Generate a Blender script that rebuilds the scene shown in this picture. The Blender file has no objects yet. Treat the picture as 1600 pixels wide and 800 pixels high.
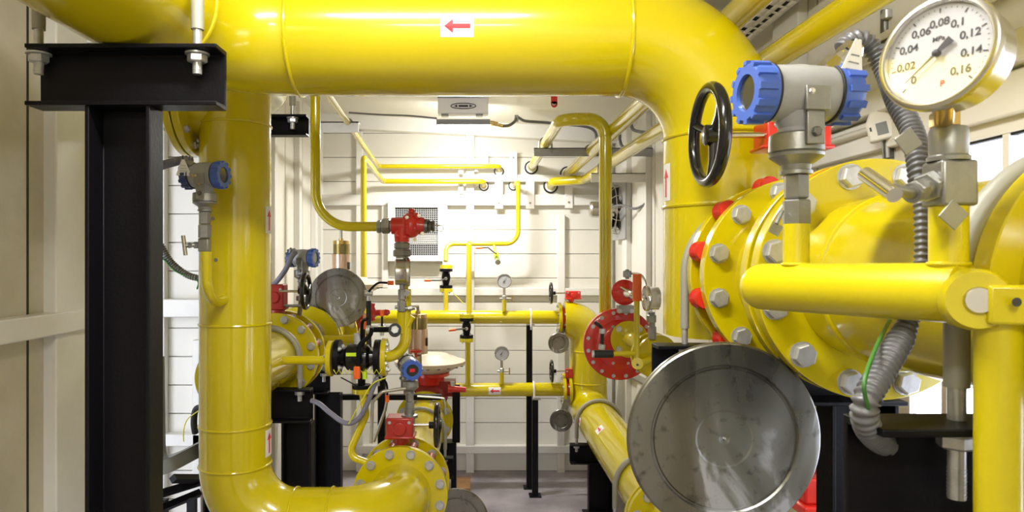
import bpy, math, random
from mathutils import Vector, Matrix
random.seed(7)
PI = math.pi
S = bpy.context.scene
COL = S.collection

# ------------------------------------------------------------------ camera, world, light, exposure
H = 1.58                      # eye height
F = 1067.0                    # focal length in pixels of the 1600x800 frame
CX, CY = 745.0, 405.0         # vanishing point of the depth direction
cam = bpy.data.objects.new('camera', bpy.data.cameras.new('camera'))
COL.objects.link(cam); S.camera = cam
cam.location = (0, 0, H); cam.rotation_euler = (PI/2, 0, 0)
cam.data.sensor_width = 36; cam.data.lens = 36*F/1600
cam.data.shift_x = (800-CX)/1600; cam.data.shift_y = (CY-400)/1600
cam.data.clip_start = .02
cam.data.dof.use_dof = True; cam.data.dof.focus_distance = 2.4; cam.data.dof.aperture_fstop = 13

w = bpy.data.worlds.new('world'); S.world = w; w.use_nodes = True
bg = w.node_tree.nodes['Background']
bg.inputs[0].default_value = (.80, .86, 1.0, 1); bg.inputs[1].default_value = 4.0
S.view_settings.view_transform = 'Standard'; S.view_settings.look = 'None'
S.view_settings.gamma = 1; S.view_settings.use_curve_mapping = False
S.view_settings.exposure = 0.42

def area(name, loc, rot, sx, sy, power, color=(1, .985, .955)):
    l = bpy.data.lights.new(name, 'AREA'); l.shape = 'RECTANGLE'; l.size = sx; l.size_y = sy
    l.energy = power; l.color = color
    o = bpy.data.objects.new(name, l); COL.objects.link(o); o.location = loc; o.rotation_euler = rot
    return o
BACK_LAMP = (-.085, 4.30, H+.83)
FRONT_LAMP = (-.15, .85, H+.93)
REAR_FILL = (-.1, -.75, H+.93)  # unseen lamp added behind the camera to brighten the room
area('lamp_light_back', (BACK_LAMP[0], BACK_LAMP[1], BACK_LAMP[2]-.025), (0, 0, 0), .30, .06, 20)
area('lamp_light_back_wall', (BACK_LAMP[0], BACK_LAMP[1]+.05, BACK_LAMP[2]), (math.radians(75), 0, 0), .30, .04, 5)
area('lamp_light_front', (FRONT_LAMP[0], FRONT_LAMP[1], FRONT_LAMP[2]-.035), (0, 0, 0), .60, .08, 11.5)
area('fill_light_rear', (REAR_FILL[0], REAR_FILL[1], REAR_FILL[2]-.035), (0, 0, 0), .60, .08, 13)

# ------------------------------------------------------------------ helpers
def V(*a): return Vector(a)
def at(px, py, d): return Vector(((px-CX)*d/F, d, H+(CY-py)*d/F))
X3, Y3, Z3 = V(1, 0, 0), V(0, 1, 0), V(0, 0, 1)
WL = {}                        # world origin of every object

def frame(ax, hint=None):
    ax = Vector(ax).normalized()
    h = Vector(hint) if hint is not None else (Z3 if abs(ax.z) < .9 else Y3)
    u = h.cross(ax)
    if u.length < 1e-6: u = X3.cross(ax)
    u.normalize(); v = ax.cross(u)
    return u, v, ax

class MB:
    def __init__(s): s.v = []; s.f = []; s.m = []; s.cur = 0
    def add(s, vs, fs):
        b = len(s.v); s.v += [Vector(p) for p in vs]
        for f in fs: s.f.append([b+i for i in f]); s.m.append(s.cur)
        return s
    def box(s, c, size, M=None):
        c = Vector(c); x, y, z = [q/2 for q in size]
        P = [V(i*x, j*y, k*z) for k in (-1, 1) for j in (-1, 1) for i in (-1, 1)]
        if M is not None: P = [M @ p for p in P]
        return s.add([p+c for p in P], [(0, 2, 3, 1), (4, 5, 7, 6), (0, 1, 5, 4), (2, 6, 7, 3), (0, 4, 6, 2), (1, 3, 7, 5)])
    def bb(s, x0, x1, y0, y1, z0, z1): return s.box(((x0+x1)/2, (y0+y1)/2, (z0+z1)/2), (abs(x1-x0), abs(y1-y0), abs(z1-z0)))
    def rings(s, rings, closed=False, caps=True):
        n = len(rings[0]); b = len(s.v)
        for r in rings: s.v += r
        m = len(rings)
        for i in range(m if closed else m-1):
            j = (i+1) % m
            for k in range(n):
                l = (k+1) % n
                s.f.append([b+i*n+k, b+i*n+l, b+j*n+l, b+j*n+k]); s.m.append(s.cur)
        if caps and not closed:
            s.f.append([b+k for k in reversed(range(n))]); s.m.append(s.cur)
            s.f.append([b+(m-1)*n+k for k in range(n)]); s.m.append(s.cur)
        return s
    def lathe(s, o, ax, prof, seg=32, hint=None, ph=0, caps=True):
        u, v, a = frame(ax, hint); o = Vector(o)
        R = []
        for h, r in prof:
            r = max(r, 1e-5)
            R.append([o+a*h+(u*math.cos(t)+v*math.sin(t))*r for t in [ph+2*PI*k/seg for k in range(seg)]])
        return s.rings(R, caps=caps)
    def cyl(s, p0, p1, r, r1=None, seg=24, ph=0):
        p0, p1 = Vector(p0), Vector(p1)
        return s.lathe(p0, p1-p0, [(0, r), ((p1-p0).length, r if r1 is None else r1)], seg, ph=ph)
    def hexn(s, p0, p1, r): 
        L = (Vector(p1)-Vector(p0)).length; c = min(r*.12, L*.2)
        return s.lathe(p0, Vector(p1)-Vector(p0), [(0, r-c), (c, r), (L-c, r), (L, r-c)], 6, ph=.26)
    def sph(s, c, r, seg=20, n=10, sc=(1, 1, 1)):
        R = []
        for i in range(n+1):
            t = PI*i/n; 
            R.append([Vector(c)+V(sc[0]*r*max(math.sin(t), 1e-4)*math.cos(q), sc[1]*r*max(math.sin(t), 1e-4)*math.sin(q), -sc[2]*r*math.cos(t)) for q in [2*PI*k/seg for k in range(seg)]])
        return s.rings(R)
    def tube(s, pts, r, seg=16, closed=False, caps=True, rf=None):
        P = [Vector(p) for p in pts]; n = len(P); T = []
        for i in range(n):
            a = P[(i-1) % n] if closed or i > 0 else P[i]; b = P[(i+1) % n] if closed or i < n-1 else P[i]
            T.append((b-a).normalized())
        u, v, _ = frame(T[0]); R = []
        for i in range(n):
            if i: 
                q = T[i-1].rotation_difference(T[i]); u = q @ u
                u = (u - T[i]*u.dot(T[i])).normalized()
            v = T[i].cross(u)
            rr = r[i] if isinstance(r, (list, tuple)) else (rf(i) if rf else r)
            R.append([P[i]+(u*math.cos(t)+v*math.sin(t))*rr for t in [2*PI*k/seg for k in range(seg)]])
        return s.rings(R, closed, caps)
    def ring(s, c, ax, R, r, n=48, seg=12):
        u, v, a = frame(ax)
        return s.tube([Vector(c)+(u*math.cos(2*PI*k/n)+v*math.sin(2*PI*k/n))*R for k in range(n)], r, seg, True)
    def prism(s, poly, o, u, v, n, L):
        o, u, v, n = Vector(o), Vector(u), Vector(v), Vector(n)
        a = [o+u*p[0]+v*p[1] for p in poly]; return s.rings([a, [q+n*L for q in a]])
    def annulus(s, c, ax, R, rin, t, seg=64):      # flat washer from c along ax by t
        u, v, a = frame(ax); c = Vector(c)
        def rr(r, h): return [c+a*h+(u*math.cos(q)+v*math.sin(q))*r for q in [2*PI*k/seg for k in range(seg)]]
        e = min(.0015, t*.2)
        return s.rings([rr(rin, 0), rr(R-e, 0), rr(R, e), rr(R, t-e), rr(R-e, t), rr(rin, t)], closed=True)
    def build(s, name, mat, parent=None, origin=None, ang=38, bev=0):
        if origin is None:
            lo = Vector([min(p[i] for p in s.v) for i in range(3)]); hi = Vector([max(p[i] for p in s.v) for i in range(3)])
            origin = (lo+hi)/2
            if parent is None: origin.z = lo.z
        origin = Vector(origin)
        me = bpy.data.meshes.new(name)
        me.from_pydata([p-origin for p in s.v], [], s.f)
        mats = mat if isinstance(mat, (list, tuple)) else [mat]
        for m in mats: me.materials.append(m)
        me.polygons.foreach_set('material_index', s.m)
        import bmesh
        bm = bmesh.new(); bm.from_mesh(me); bmesh.ops.recalc_face_normals(bm, faces=bm.faces); bm.to_mesh(me); bm.free()
        me.polygons.foreach_set('use_smooth', [True]*len(me.polygons))
        me.set_sharp_from_angle(angle=math.radians(ang)); me.update()
        o = bpy.data.objects.new(name, me); COL.objects.link(o); put(o, origin, parent)
        if bev:
            b = o.modifiers.new('bevel', 'BEVEL'); b.width = bev; b.segments = 2; b.limit_method = 'ANGLE'; b.angle_limit = math.radians(50)
        return o

def put(o, world, parent=None):
    WL[o.name] = Vector(world)
    if parent is not None: o.parent = parent; o.location = Vector(world)-WL[parent.name]
    else: o.location = world
def tag(o, label, cat, group=None, kind=None):
    o['label'] = label; o['category'] = cat
    if group: o['group'] = group
    if kind: o['kind'] = kind
    return o
def thing(name, label, cat, loc, group=None):
    o = bpy.data.objects.new(name, None); o.empty_display_size = .05; COL.objects.link(o); put(o, loc); return tag(o, label, cat, group)
def struct(name, mb, mat, **k):
    o = mb.build(name, mat, **k); o['kind'] = 'structure'; return o
def inst(name, proto, world, parent):
    o = bpy.data.objects.new(name, proto.data); COL.objects.link(o); put(o, world, parent); return o

def fillet(pts, R, n=14):
    P = [Vector(p) for p in pts]; out = [P[0]]
    for i in range(1, len(P)-1):
        r = R[i-1] if isinstance(R, (list, tuple)) else R
        a = (P[i-1]-P[i]).normalized(); b = (P[i+1]-P[i]).normalized()
        th = a.angle(b)
        if th > PI-.01: out.append(P[i]); continue
        t = r/math.tan(th/2); t = min(t, (P[i-1]-P[i]).length*.99, (P[i+1]-P[i]).length*.99); rr = t*math.tan(th/2)
        c = P[i]+(a+b).normalized()*(rr/math.sin(th/2))
        s0 = P[i]+a*t-c; s1 = P[i]+b*t-c; q = s0.rotation_difference(s1); ax, an = q.to_axis_angle()
        for k in range(n+1): out.append(c+Matrix.Rotation(an*k/n, 3, ax) @ s0)
    out.append(P[-1]); return out
def smoothpath(pts, n=10):       # Catmull-Rom
    P = [Vector(p) for p in pts]; P = [P[0]*2-P[1]]+P+[P[-1]*2-P[-2]]; out = []
    for i in range(1, len(P)-2):
        for k in range(n):
            t = k/n; a, b, c, d = P[i-1:i+3]
            out.append(.5*((2*b)+(c-a)*t+(2*a-5*b+4*c-d)*t*t+(3*b-a-3*c+d)*t**3))
    out.append(P[-2]); return out
def even(pts, step):
    P = [Vector(p) for p in pts]; out = [P[0]]; pos = step
    for i in range(1, len(P)):
        seg = (P[i]-P[i-1]).length
        if seg < 1e-9: continue
        d = (P[i]-P[i-1])/seg
        while pos <= seg: out.append(P[i-1]+d*pos); pos += step
        pos -= seg
    return out

# ------------------------------------------------------------------ materials
def mat(name, col, rough=.5, metal=0, coat=0, bump=0, bscale=60, var=0, vscale=4, spec=.5, col2=None, aniso=0):
    m = bpy.data.materials.new(name); m.use_nodes = True; nt = m.node_tree; b = nt.nodes['Principled BSDF']
    b.inputs['Base Color'].default_value = (*col, 1); b.inputs['Roughness'].default_value = rough
    b.inputs['Metallic'].default_value = metal; b.inputs['Coat Weight'].default_value = coat; b.inputs['Coat Roughness'].default_value = .08
    b.inputs['Specular IOR Level'].default_value = spec
    tc = nt.nodes.new('ShaderNodeTexCoord')
    if bump:
        n = nt.nodes.new('ShaderNodeTexNoise'); n.inputs['Scale'].default_value = bscale; n.inputs['Detail'].default_value = 4
        bp = nt.nodes.new('ShaderNodeBump'); bp.inputs['Strength'].default_value = bump; bp.inputs['Distance'].default_value = .002
        nt.links.new(tc.outputs['Object'], n.inputs['Vector']); nt.links.new(n.outputs[0], bp.inputs['Height']); nt.links.new(bp.outputs[0], b.inputs['Normal'])
    if var or col2:
        n = nt.nodes.new('ShaderNodeTexNoise'); n.inputs['Scale'].default_value = vscale; n.inputs['Detail'].default_value = 6; n.inputs['Roughness'].default_value = .65
        r = nt.nodes.new('ShaderNodeValToRGB'); c2 = col2 or tuple(c*(1-var) for c in col)
        r.color_ramp.elements[0].position = .35; r.color_ramp.elements[0].color = (*c2, 1)
        r.color_ramp.elements[1].position = .62; r.color_ramp.elements[1].color = (*col, 1)
        nt.links.new(tc.outputs['Object'], n.inputs['Vector']); nt.links.new(n.outputs[0], r.inputs[0]); nt.links.new(r.outputs[0], b.inputs['Base Color'])
    return m
def emit(name, col, st):
    m = bpy.data.materials.new(name); m.use_nodes = True; b = m.node_tree.nodes['Principled BSDF']
    b.inputs['Base Color'].default_value = (*col, 1); b.inputs['Emission Color'].default_value = (*col, 1); b.inputs['Emission Strength'].default_value = st
    return m
YEL = mat('yellow_paint', (.62, .50, .0015), .22, 0, .6, .05, 90, .05, 3)
YEL2 = mat('yellow_paint_old', (.64, .53, .002), .3, 0, .4, .08, 120, .06, 6)
RED = mat('red_paint', (.72, .024, .012), .32, 0, .4, .1, 80, .2, 12)
MRED = mat('deep_red_paint', (.42, .018, .012), .36, 0, .3, .12, 60, .25, 14)
DRED = mat('dark_red_paint', (.33, .018, .014), .45, 0, .2, .15, 60, .2, 10)
BLK = mat('black_paint', (.005, .0045, .006), .42, 0, 0, .2, 140, spec=.16)
BLKG = mat('black_gloss', (.006, .006, .007), .2, 0, .35, spec=.4)
RUB = mat('black_rubber', (.014, .014, .015), .6)
ZINC = mat('zinc_steel', (.60, .60, .60), .33, .6, 0, .1, 200, .25, 30)
STEEL = mat('stainless', (.62, .60, .56), .26, 1)
CHR = mat('chrome', (.80, .79, .76), .10, 1)
GALV = mat('grey_fitting', (.34, .34, .32), .38, .75, 0, .15, 150, .2, 25)
DSTEEL = mat('dark_steel', (.22, .22, .21), .4, .9, 0, .2, 100, .3, 20)
GREYP = mat('grey_paint', (.33, .335, .34), .38, 0, .3, .15, 160)
UBLT = mat('u_bolt_sleeve', (.34, .33, .27), .5, .1, 0, .1, 60)
BLUE = mat('blue_plastic', (.06, .13, .50), .38, 0, .2)
NAVY = mat('navy_plastic', (.03, .06, .20), .4, 0, .2)
CREAM = mat('cream_wall', (.78, .755, .68), .42, 0, .1, .2, 18, .05, 2.5)
BEIGE = mat('beige_panel', (.60, .545, .42), .5, 0, .05, .6, 26, 0, 3.2, col2=(.50, .45, .335))
WHT = mat('white_paint', (.80, .785, .74), .38, 0, .2, .2, 22, .06, 5)
PW = mat('white_paper', (.85, .84, .82), .6)
PW2 = mat('white_plastic', (.82, .80, .78), .4)
ARR = mat('arrow_red', (.72, .02, .03), .5)
INK = mat('ink', (.05, .05, .06), .6)
ORG = mat('orange_grip', (.85, .13, .008), .42, 0, .2)
BRASS = mat('brass', (.62, .44, .17), .24, 1)
DBRASS = mat('aged_brass', (.30, .25, .10), .35, 1)
COPP = mat('pink_bronze', (.72, .52, .38), .3, .7)
BONE = mat('bone_casing', (.70, .60, .47), .42, 0, .2, .1, 40)
LILAC = mat('grey_lilac_cable', (.20, .20, .27), .38, 0, .2)
COND = mat('grey_conduit', (.15, .15, .16), .42, .2)
GRN = mat('green_wire', (.05, .19, .03), .4)
YWIRE = mat('yellow_wire', (.72, .70, .05), .4)
TUBEG = mat('impulse_tube', (.46, .44, .37), .35, .7)
DIALW = mat('dial_white', (.62, .62, .65), .6)
GREYF = mat('grey_dial', (.42, .42, .42), .5)
GLS = mat('dark_glass', (.05, .05, .04), .05, 0, 1)
WOOD = mat('brown_wood', (.25, .12, .04), .6, 0, 0, .3, 40, .3, 20)
LIME = mat('lime_sticker', (.62, .85, .02), .5)
CEILM = mat('ceiling_paint', (.74, .71, .63), .45, 0, .1, .15, 12, .04, 2)

def dial_glass():
    m = bpy.data.materials.new('clear_glass'); m.use_nodes = True; nt = m.node_tree; nt.nodes.clear()
    o = nt.nodes.new('ShaderNodeOutputMaterial'); mx = nt.nodes.new('ShaderNodeMixShader'); t = nt.nodes.new('ShaderNodeBsdfTransparent'); g = nt.nodes.new('ShaderNodeBsdfGlossy')
    mx.inputs[0].default_value = .07; g.inputs['Roughness'].default_value = .02
    nt.links.new(t.outputs[0], mx.inputs[1]); nt.links.new(g.outputs[0], mx.inputs[2]); nt.links.new(mx.outputs[0], o.inputs[0])
    return m
GLASS = dial_glass()

def disc_mat():                 # machined steel disc: faint turning marks, grime and wiped patches
    m = bpy.data.materials.new('machined_steel'); m.use_nodes = True; nt = m.node_tree; b = nt.nodes['Principled BSDF']; N = nt.nodes.new; L = nt.links.new
    b.inputs['Metallic'].default_value = .9
    tc = N('ShaderNodeTexCoord'); ns = N('ShaderNodeTexNoise'); ns.inputs['Scale'].default_value = 6; ns.inputs['Detail'].default_value = 7; ns.inputs['Distortion'].default_value = .6
    mp = N('ShaderNodeMapping'); mp.inputs['Rotation'].default_value = (0, .5, 0); mp.inputs['Scale'].default_value = (1.2, 1, .45); mp.inputs['Location'].default_value = (.31, 0, .17)
    L(tc.outputs['Object'], mp.inputs[0]); L(mp.outputs[0], ns.inputs['Vector'])
    cr = N('ShaderNodeValToRGB'); e = cr.color_ramp.elements; e[0].position = .36; e[0].color = (.20, .19, .165, 1); e[1].position = .575; e[1].color = (.56, .56, .575, 1)
    x = e.new(.54); x.color = (.27, .265, .235, 1)
    L(ns.outputs[0], cr.inputs[0])
    n2 = N('ShaderNodeTexNoise'); n2.inputs['Scale'].default_value = 45; n2.inputs['Detail'].default_value = 5; L(tc.outputs['Object'], n2.inputs['Vector'])
    r2 = N('ShaderNodeValToRGB'); f = r2.color_ramp.elements; f[0].position = .27; f[0].color = (.5, .49, .47, 1); f[1].position = .42; f[1].color = (1, 1, 1, 1); L(n2.outputs[0], r2.inputs[0])
    mx = N('ShaderNodeMix'); mx.data_type = 'RGBA'; mx.blend_type = 'MULTIPLY'; mx.inputs[0].default_value = 1; L(cr.outputs[0], mx.inputs[6]); L(r2.outputs[0], mx.inputs[7]); L(mx.outputs[2], b.inputs['Base Color'])
    rr = N('ShaderNodeMapRange'); rr.inputs[1].default_value = .4; rr.inputs[2].default_value = .6; rr.inputs[3].default_value = .24; rr.inputs[4].default_value = .48; L(ns.outputs[0], rr.inputs[0]); L(rr.outputs[0], b.inputs['Roughness'])
    wv = N('ShaderNodeTexWave'); wv.wave_type = 'RINGS'; wv.rings_direction = 'Y'; wv.inputs['Scale'].default_value = 90; wv.inputs['Distortion'].default_value = .2
    L(tc.outputs['Object'], wv.inputs['Vector'])
    bp = N('ShaderNodeBump'); bp.inputs['Strength'].default_value = .05; bp.inputs['Distance'].default_value = .0004
    L(wv.outputs[0], bp.inputs['Height']); L(bp.outputs[0], b.inputs['Normal'])
    return m
DISC = disc_mat()

def floor_mat():
    m = bpy.data.materials.new('floor_plate'); m.use_nodes = True; nt = m.node_tree; b = nt.nodes['Principled BSDF']; N = nt.nodes.new; L = nt.links.new
    tc = N('ShaderNodeTexCoord'); ns = N('ShaderNodeTexNoise'); ns.inputs['Scale'].default_value = 3.5; ns.inputs['Detail'].default_value = 6; L(tc.outputs['Object'], ns.inputs['Vector'])
    cr = N('ShaderNodeValToRGB'); e = cr.color_ramp.elements; e[0].position = .35; e[0].color = (.26, .23, .25, 1); e[1].position = .65; e[1].color = (.46, .42, .46, 1)
    L(ns.outputs[0], cr.inputs[0]); L(cr.outputs[0], b.inputs['Base Color']); b.inputs['Roughness'].default_value = .45; b.inputs['Metallic'].default_value = .3
    mp = N('ShaderNodeMapping'); mp.inputs['Rotation'].default_value = (0, 0, PI/4); mp.inputs['Scale'].default_value = (55, 55, 55); L(tc.outputs['Object'], mp.inputs[0])
    ck = N('ShaderNodeTexVoronoi'); ck.inputs['Randomness'].default_value = 0; ck.inputs['Scale'].default_value = 1; L(mp.outputs[0], ck.inputs['Vector'])
    bp = N('ShaderNodeBump'); bp.inputs['Strength'].default_value = .9; bp.inputs['Distance'].default_value = .006; bp.invert = True; L(ck.outputs['Distance'], bp.inputs['Height']); L(bp.outputs[0], b.inputs['Normal'])
    return m

# ------------------------------------------------------------------ THE ROOM
XL, XR, YB, YF = -1.18, 1.03, 5.10, -1.3
ZC_L, ZC_R = H+1.075, H+.955
def zceil(x): return ZC_L+(ZC_R-ZC_L)*(x-XL)/(XR-XL)
struct('floor', MB().bb(-2.3, 1.4, YF-.1, YB+.2, -.06, 0), floor_mat())
m = MB(); m.prism([(-2.3, zceil(-2.3)), (1.35, zceil(1.35)), (1.35, zceil(1.35)+.06), (-2.3, zceil(-2.3)+.06)], (0, YF-.1, 0), X3, Z3, Y3, YB-YF+.3)
struct('ceiling', m, CEILM)
def planks(mb, x0, x1, y0, y1, z0, z1, n, gap=.005):      # horizontal siding boards stacked with narrow joints
    h = (z1-z0)/n
    for i in range(n): mb.bb(x0, x1, y0, y1, z0+i*h+gap/2, z0+(i+1)*h-gap/2)
    return mb
# the back wall, a hole where the air grille sits
gx0, gx1 = (617-CX)*YB/F, (684-CX)*YB/F; gz0, gz1 = H+(CY-399)*YB/F, H+(CY-324)*YB/F
m = MB(); planks(m, XL-.1, XR+.1, YB, YB+.05, 0, 2.70, 15); m.bb(XL-.1, XR+.1, YB+.02, YB+.06, 0, 2.72)
struct('wall_back', m, CREAM)
m = MB(); m.bb(-2.3, 1.4, YF-.06, YF, 0, 2.8); struct('wall_front', m, CREAM)
# right wall with a window opening (y 1.0..1.43) and a lower glazed part
WY0, WY1, WY2, WZS = .55, 1.455, 1.625, H-.16
WZ0, WZ1 = H-.62, H+.262
m = MB()
m.prism([(WY1, XR), (2.06, XR), (2.06, XR+.05), (WY1+.17, XR+.05), (WY1+.0, XR+.004)], (0, 0, WZS), Y3, X3, Z3, 2.68-WZS)
m.prism([(WY2, XR), (2.06, XR), (2.06, XR+.05), (WY2+.17, XR+.05), (WY2+.0, XR+.004)], (0, 0, 0), Y3, X3, Z3, WZS)
for (a, b) in ((YF, WY0), (2.07, 3.02), (3.03, 3.94), (3.955, YB)): m.bb(XR, XR+.05, a, b, 0, 2.68)
m.bb(XR, XR+.05, WY0, WY2, 0, WZ0); m.bb(XR, XR+.05, WY0, WY1, WZ1, 2.68); m.bb(XR, XR+.004, WY0, WY2, WZS-.03, WZS); m.bb(XR+.055, XR+.06, 2.0, YB, 0, 2.68)
struct('wall_right', m, CREAM)
def winframe(name, y0, y1, z0, z1, mull):
    m = MB(); t = .018
    m.bb(XR-.006, XR+.016, y0, y0+t, z0, z1); m.bb(XR-.006, XR+.010, y1-t*.5, y1, z0, z1)
    m.bb(XR-.006, XR+.016, y0, y1, z0, z0+t); m.bb(XR-.006, XR+.016, y0, y1, z1-t, z1)
    for q in mull: m.bb(XR-.004, XR+.016, q-.008, q+.008, z0, z1)
    o = struct(name, m, PW2)
    g = MB().bb(XR+.006, XR+.009, y0+t, y1-t*.5, z0+t, z1-t).build('window_glass', GLASS, o)
    k = MB(); k.bb(XR+.0, XR+.012, y0+t, y1-t, z1-t-.005, z1-t); k.build('window_seal', RUB, o)
winframe('window_1', WY0, WY1, WZS, WZ1, [1.325, .95])
winframe('window_2', WY0, WY2, WZ0, WZS-.03, [1.50, .95])
# left wall: near panels with a dark joint, then a side bay, then the far panels
m = MB(); yj = -1.18*F/(43-CX)
m.bb(XL-.05, XL, YF, yj-.004, 0, 2.75); m.bb(XL-.05, XL, yj+.004, 2.00, 0, 2.75); m.bb(XL-.1, XL-.051, YF, 2.0, 0, 2.75)
struct('wall_left', m, BEIGE)
struct('wall_left_joint', MB().bb(XL-.052, XL+.0006, yj-.0045, yj+.0045, 0, 2.75), RUB)
m = MB(); planks(m, -2.25, XL-.001, 3.05, 3.09, 0, 2.8, 22); m.bb(-2.25, XL, 3.07, 3.1, 0, 2.8)
struct('wall_bay_back', m, CREAM)
struct('wall_bay_side', MB().bb(-2.3, -2.25, 1.95, 3.1, 0, 2.8), CREAM)
m = MB(); 
for (a, b) in ((3.05, 3.6), (3.61, 4.20), (4.21, 4.62), (4.63, YB)): m.bb(XL-.05, XL, a, b, 0, 2.75)
m.bb(XL-.06, XL-.052, 3.05, YB, 0, 2.75); struct('wall_left_far', m, CREAM)
NTRIM = [0]
def trim(x0, x1, y0, y1, z0, z1, mt=None, bev=.004):
    NTRIM[0] += 1; return struct('trim_%d' % NTRIM[0], MB().bb(x0, x1, y0, y1, z0, z1), mt or WHT, bev=bev)
# left near: stud and rail
y95, y130 = -XL*F/(CX-90), -XL*F/(CX-122)
trim(XL-.02, XL+.035, 1.86, 2.01, 0, 2.62)
trim(XL, XL+.05, YF, 1.99, H-.205, H-.145)
trim(XL-.10, XL-.02, 2.0, 2.04, 0, 2.7)
# bay: rail, studs on its facing wall
zb0, zb1 = H-(495-CY)*3.03/F, H-(467-CY)*3.03/F
trim(-2.25, XL+.02, 3.0, 3.05, zb0, zb1)
x251 = (251-CX)*3.0/F
trim(x251-.03, x251+.012, 3.01, 3.05, 0, 2.7)
trim((300-CX)*3.0/F, (314-CX)*3.0/F, 3.0, 3.05, 0, zb0-.1)
trim(-2.25, XL+.02, 3.0, 3.05, H-(695-CY)*3.03/F, H-(676-CY)*3.03/F)
# left far studs
for y in (3.35, 3.86, 4.40, 4.85): trim(XL, XL+.04, y, y+.06, 0, 2.6)
# back wall frame: rails and studs in front of the siding
def bx(px): return (px-CX)*5.05/F
def bz(py): return H+(CY-py)*5.05/F
def brail(px0, px1, py0, py1, dep=None):
    if dep is None: dep = .044 if py1-py0 > 100 else .052
    dep += random.uniform(0, .002)
    return brail_(px0, px1, py0, py1, dep)
def brail_(px0, px1, py0, py1, dep): trim(bx(px0), bx(px1), YB-dep, YB, bz(py1), bz(py0))
trim(XL, XR, YB-.06, YB, bz(213)-.02, bz(213)+.02); 
m = MB(); m.prism([(XL, zceil(XL)-.10), (XR, zceil(XR)-.10), (XR, zceil(XR)+.01), (XL, zceil(XL)+.01)], (0, YB-.09, 0), X3, Z3, Y3, .1); struct('trim_40', m, WHT)
bpy.data.objects.remove(bpy.data.objects['trim_%d' % NTRIM[0]])
brail(500, 955, 304, 321); brail(500, 955, 450, 462, .04); brail(735, 955, 273, 284, .055); brail(560, 955, 697, 709, .05)
brail(497, 503, 120, 738, .06)
brail(556, 566, 205, 738); brail(596, 606, 321, 450); brail(691, 699, 321, 450); brail(728, 741, 205, 742); brail(871, 883, 335, 742); brail(948, 957, 205, 742)
# right wall studs and rails
for y0, y1 in ((4.55, 4.68), (4.02, 4.24), (2.12, 2.30)): trim(XR-.035, XR, y0, y1, 0, zceil(XR)-.02)
trim(XR-.05, XR, YF, YB-.1, zceil(XR)-.09, zceil(XR)-.01)
trim(XR-.02, XR, .5, 2.12, WZ1+.012, WZ1+.095, PW2)
trim(XR-.045, XR, .5, 2.12, WZ1+.10, WZ1+.16)
m = MB(); planks(m, XR-.012, XR, .5, 2.1, WZ1+.17, WZ1+.50, 3); struct('trim_41', m, CREAM)

# ------------------------------------------------------------------ builders
BP = {}
def bolt(parent, p, ax, s, m=ZINC, nut=False, name='bolt'):
    """hex head (or nut with shank end) on point p, pointing along ax"""
    ax = Vector(ax).normalized(); key = (tuple(round(q, 3) for q in ax), round(s, 4), m.name, nut)
    if key not in BP:
        b = MB(); b.lathe((0, 0, 0), ax, [(0, s*1.12), (s*.12, s*1.12)], 20)
        b.lathe(ax*(s*.12), ax, [(0, s*.93), (s*.06, s), (s*.58, s), (s*.70, s*.86), (s*.70, 0)], 6, ph=.3)
        if nut: b.cyl(ax*(s*.6), ax*(s*1.25), s*.52, seg=14)
        BP[key] = b.build(name, m, parent, origin=(0, 0, 0)); o = BP[key]; put(o, p, parent); return o
    return inst(name, BP[key], p, parent)
def weld(parent, c, ax, r):
    return MB().ring(c, ax, r, r*.028+.0012, 56, 8).build('weld_ring', YEL, parent)
def flange(parent, c, ax, R, rin, t, nb=0, bc=0, bs=.018, side=1, off=.5, m=YEL, bm=ZINC, nut=False, name='flange', seg=72):
    """disc centred on c; bolts on the face towards side*ax"""
    ax = Vector(ax).normalized(); c = Vector(c)
    o = MB().annulus(c-ax*t/2, ax, R, rin, t, seg).build(name, m, parent)
    u, v, a = frame(ax)
    if nb:
        for k in range(nb):
            q = 2*PI*(k+off)/nb
            bolt(o, c+a*side*t/2+(u*math.cos(q)+v*math.sin(q))*bc, a*side, bs, bm, nut)
    return o
def pipe(name, label, cat, pts, r, R=0, m=YEL, welds=(), root=None, seg=48, group=None, n=16):
    path = fillet(pts, R, n) if R else [Vector(p) for p in pts]
    if root is None: root = thing(name, label, cat, path[0], group)
    MB().tube(path, r, seg).build('pipe_run', m, root)
    for c, ax in welds: weld(root, c, ax, r)
    return root
def csec(mb, p0, p1, opn, h, b, t=.008):
    """C channel; p0-p1 runs in the plane of the flange edges, opening towards opn"""
    p0, p1, opn = Vector(p0), Vector(p1), Vector(opn).normalized(); u = (p1-p0).normalized(); v = u.cross(opn); a = h/2
    poly = [(-a, 0), (-a, -b), (a, -b), (a, 0), (a-t, 0), (a-t*1.2, -b+t), (-a+t*1.2, -b+t), (-a+t, 0)]
    return mb.prism(poly, p0, v, opn, u, (p1-p0).length)
def support(label, x0, x1, ztop, yf, cx0, cx1, h=.12, b=.055, group=None, chamfer=True, base=True, z0=0.0, colb=None):
    r = thing('pipe_support', label, 'pipe support', ((cx0+cx1)/2, yf+b/2, z0), group)
    m = MB(); csec(m, (x0, yf, ztop-h/2), (x1, yf, ztop-h/2), (0, -1, 0), h, b); m.build('beam', BLK, r, bev=.0015)
    m = MB(); csec(m, ((cx0+cx1)/2, yf+.004, z0), ((cx0+cx1)/2, yf+.004, ztop-h), (0, -1, 0), cx1-cx0, colb or b); m.build('column', BLK, r, bev=.0015)
    if base: MB().bb(cx0-.03, cx1+.03, yf-.03, yf+b+.03, z0, z0+.01).build('base_plate', BLK, r)
    return r
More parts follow.
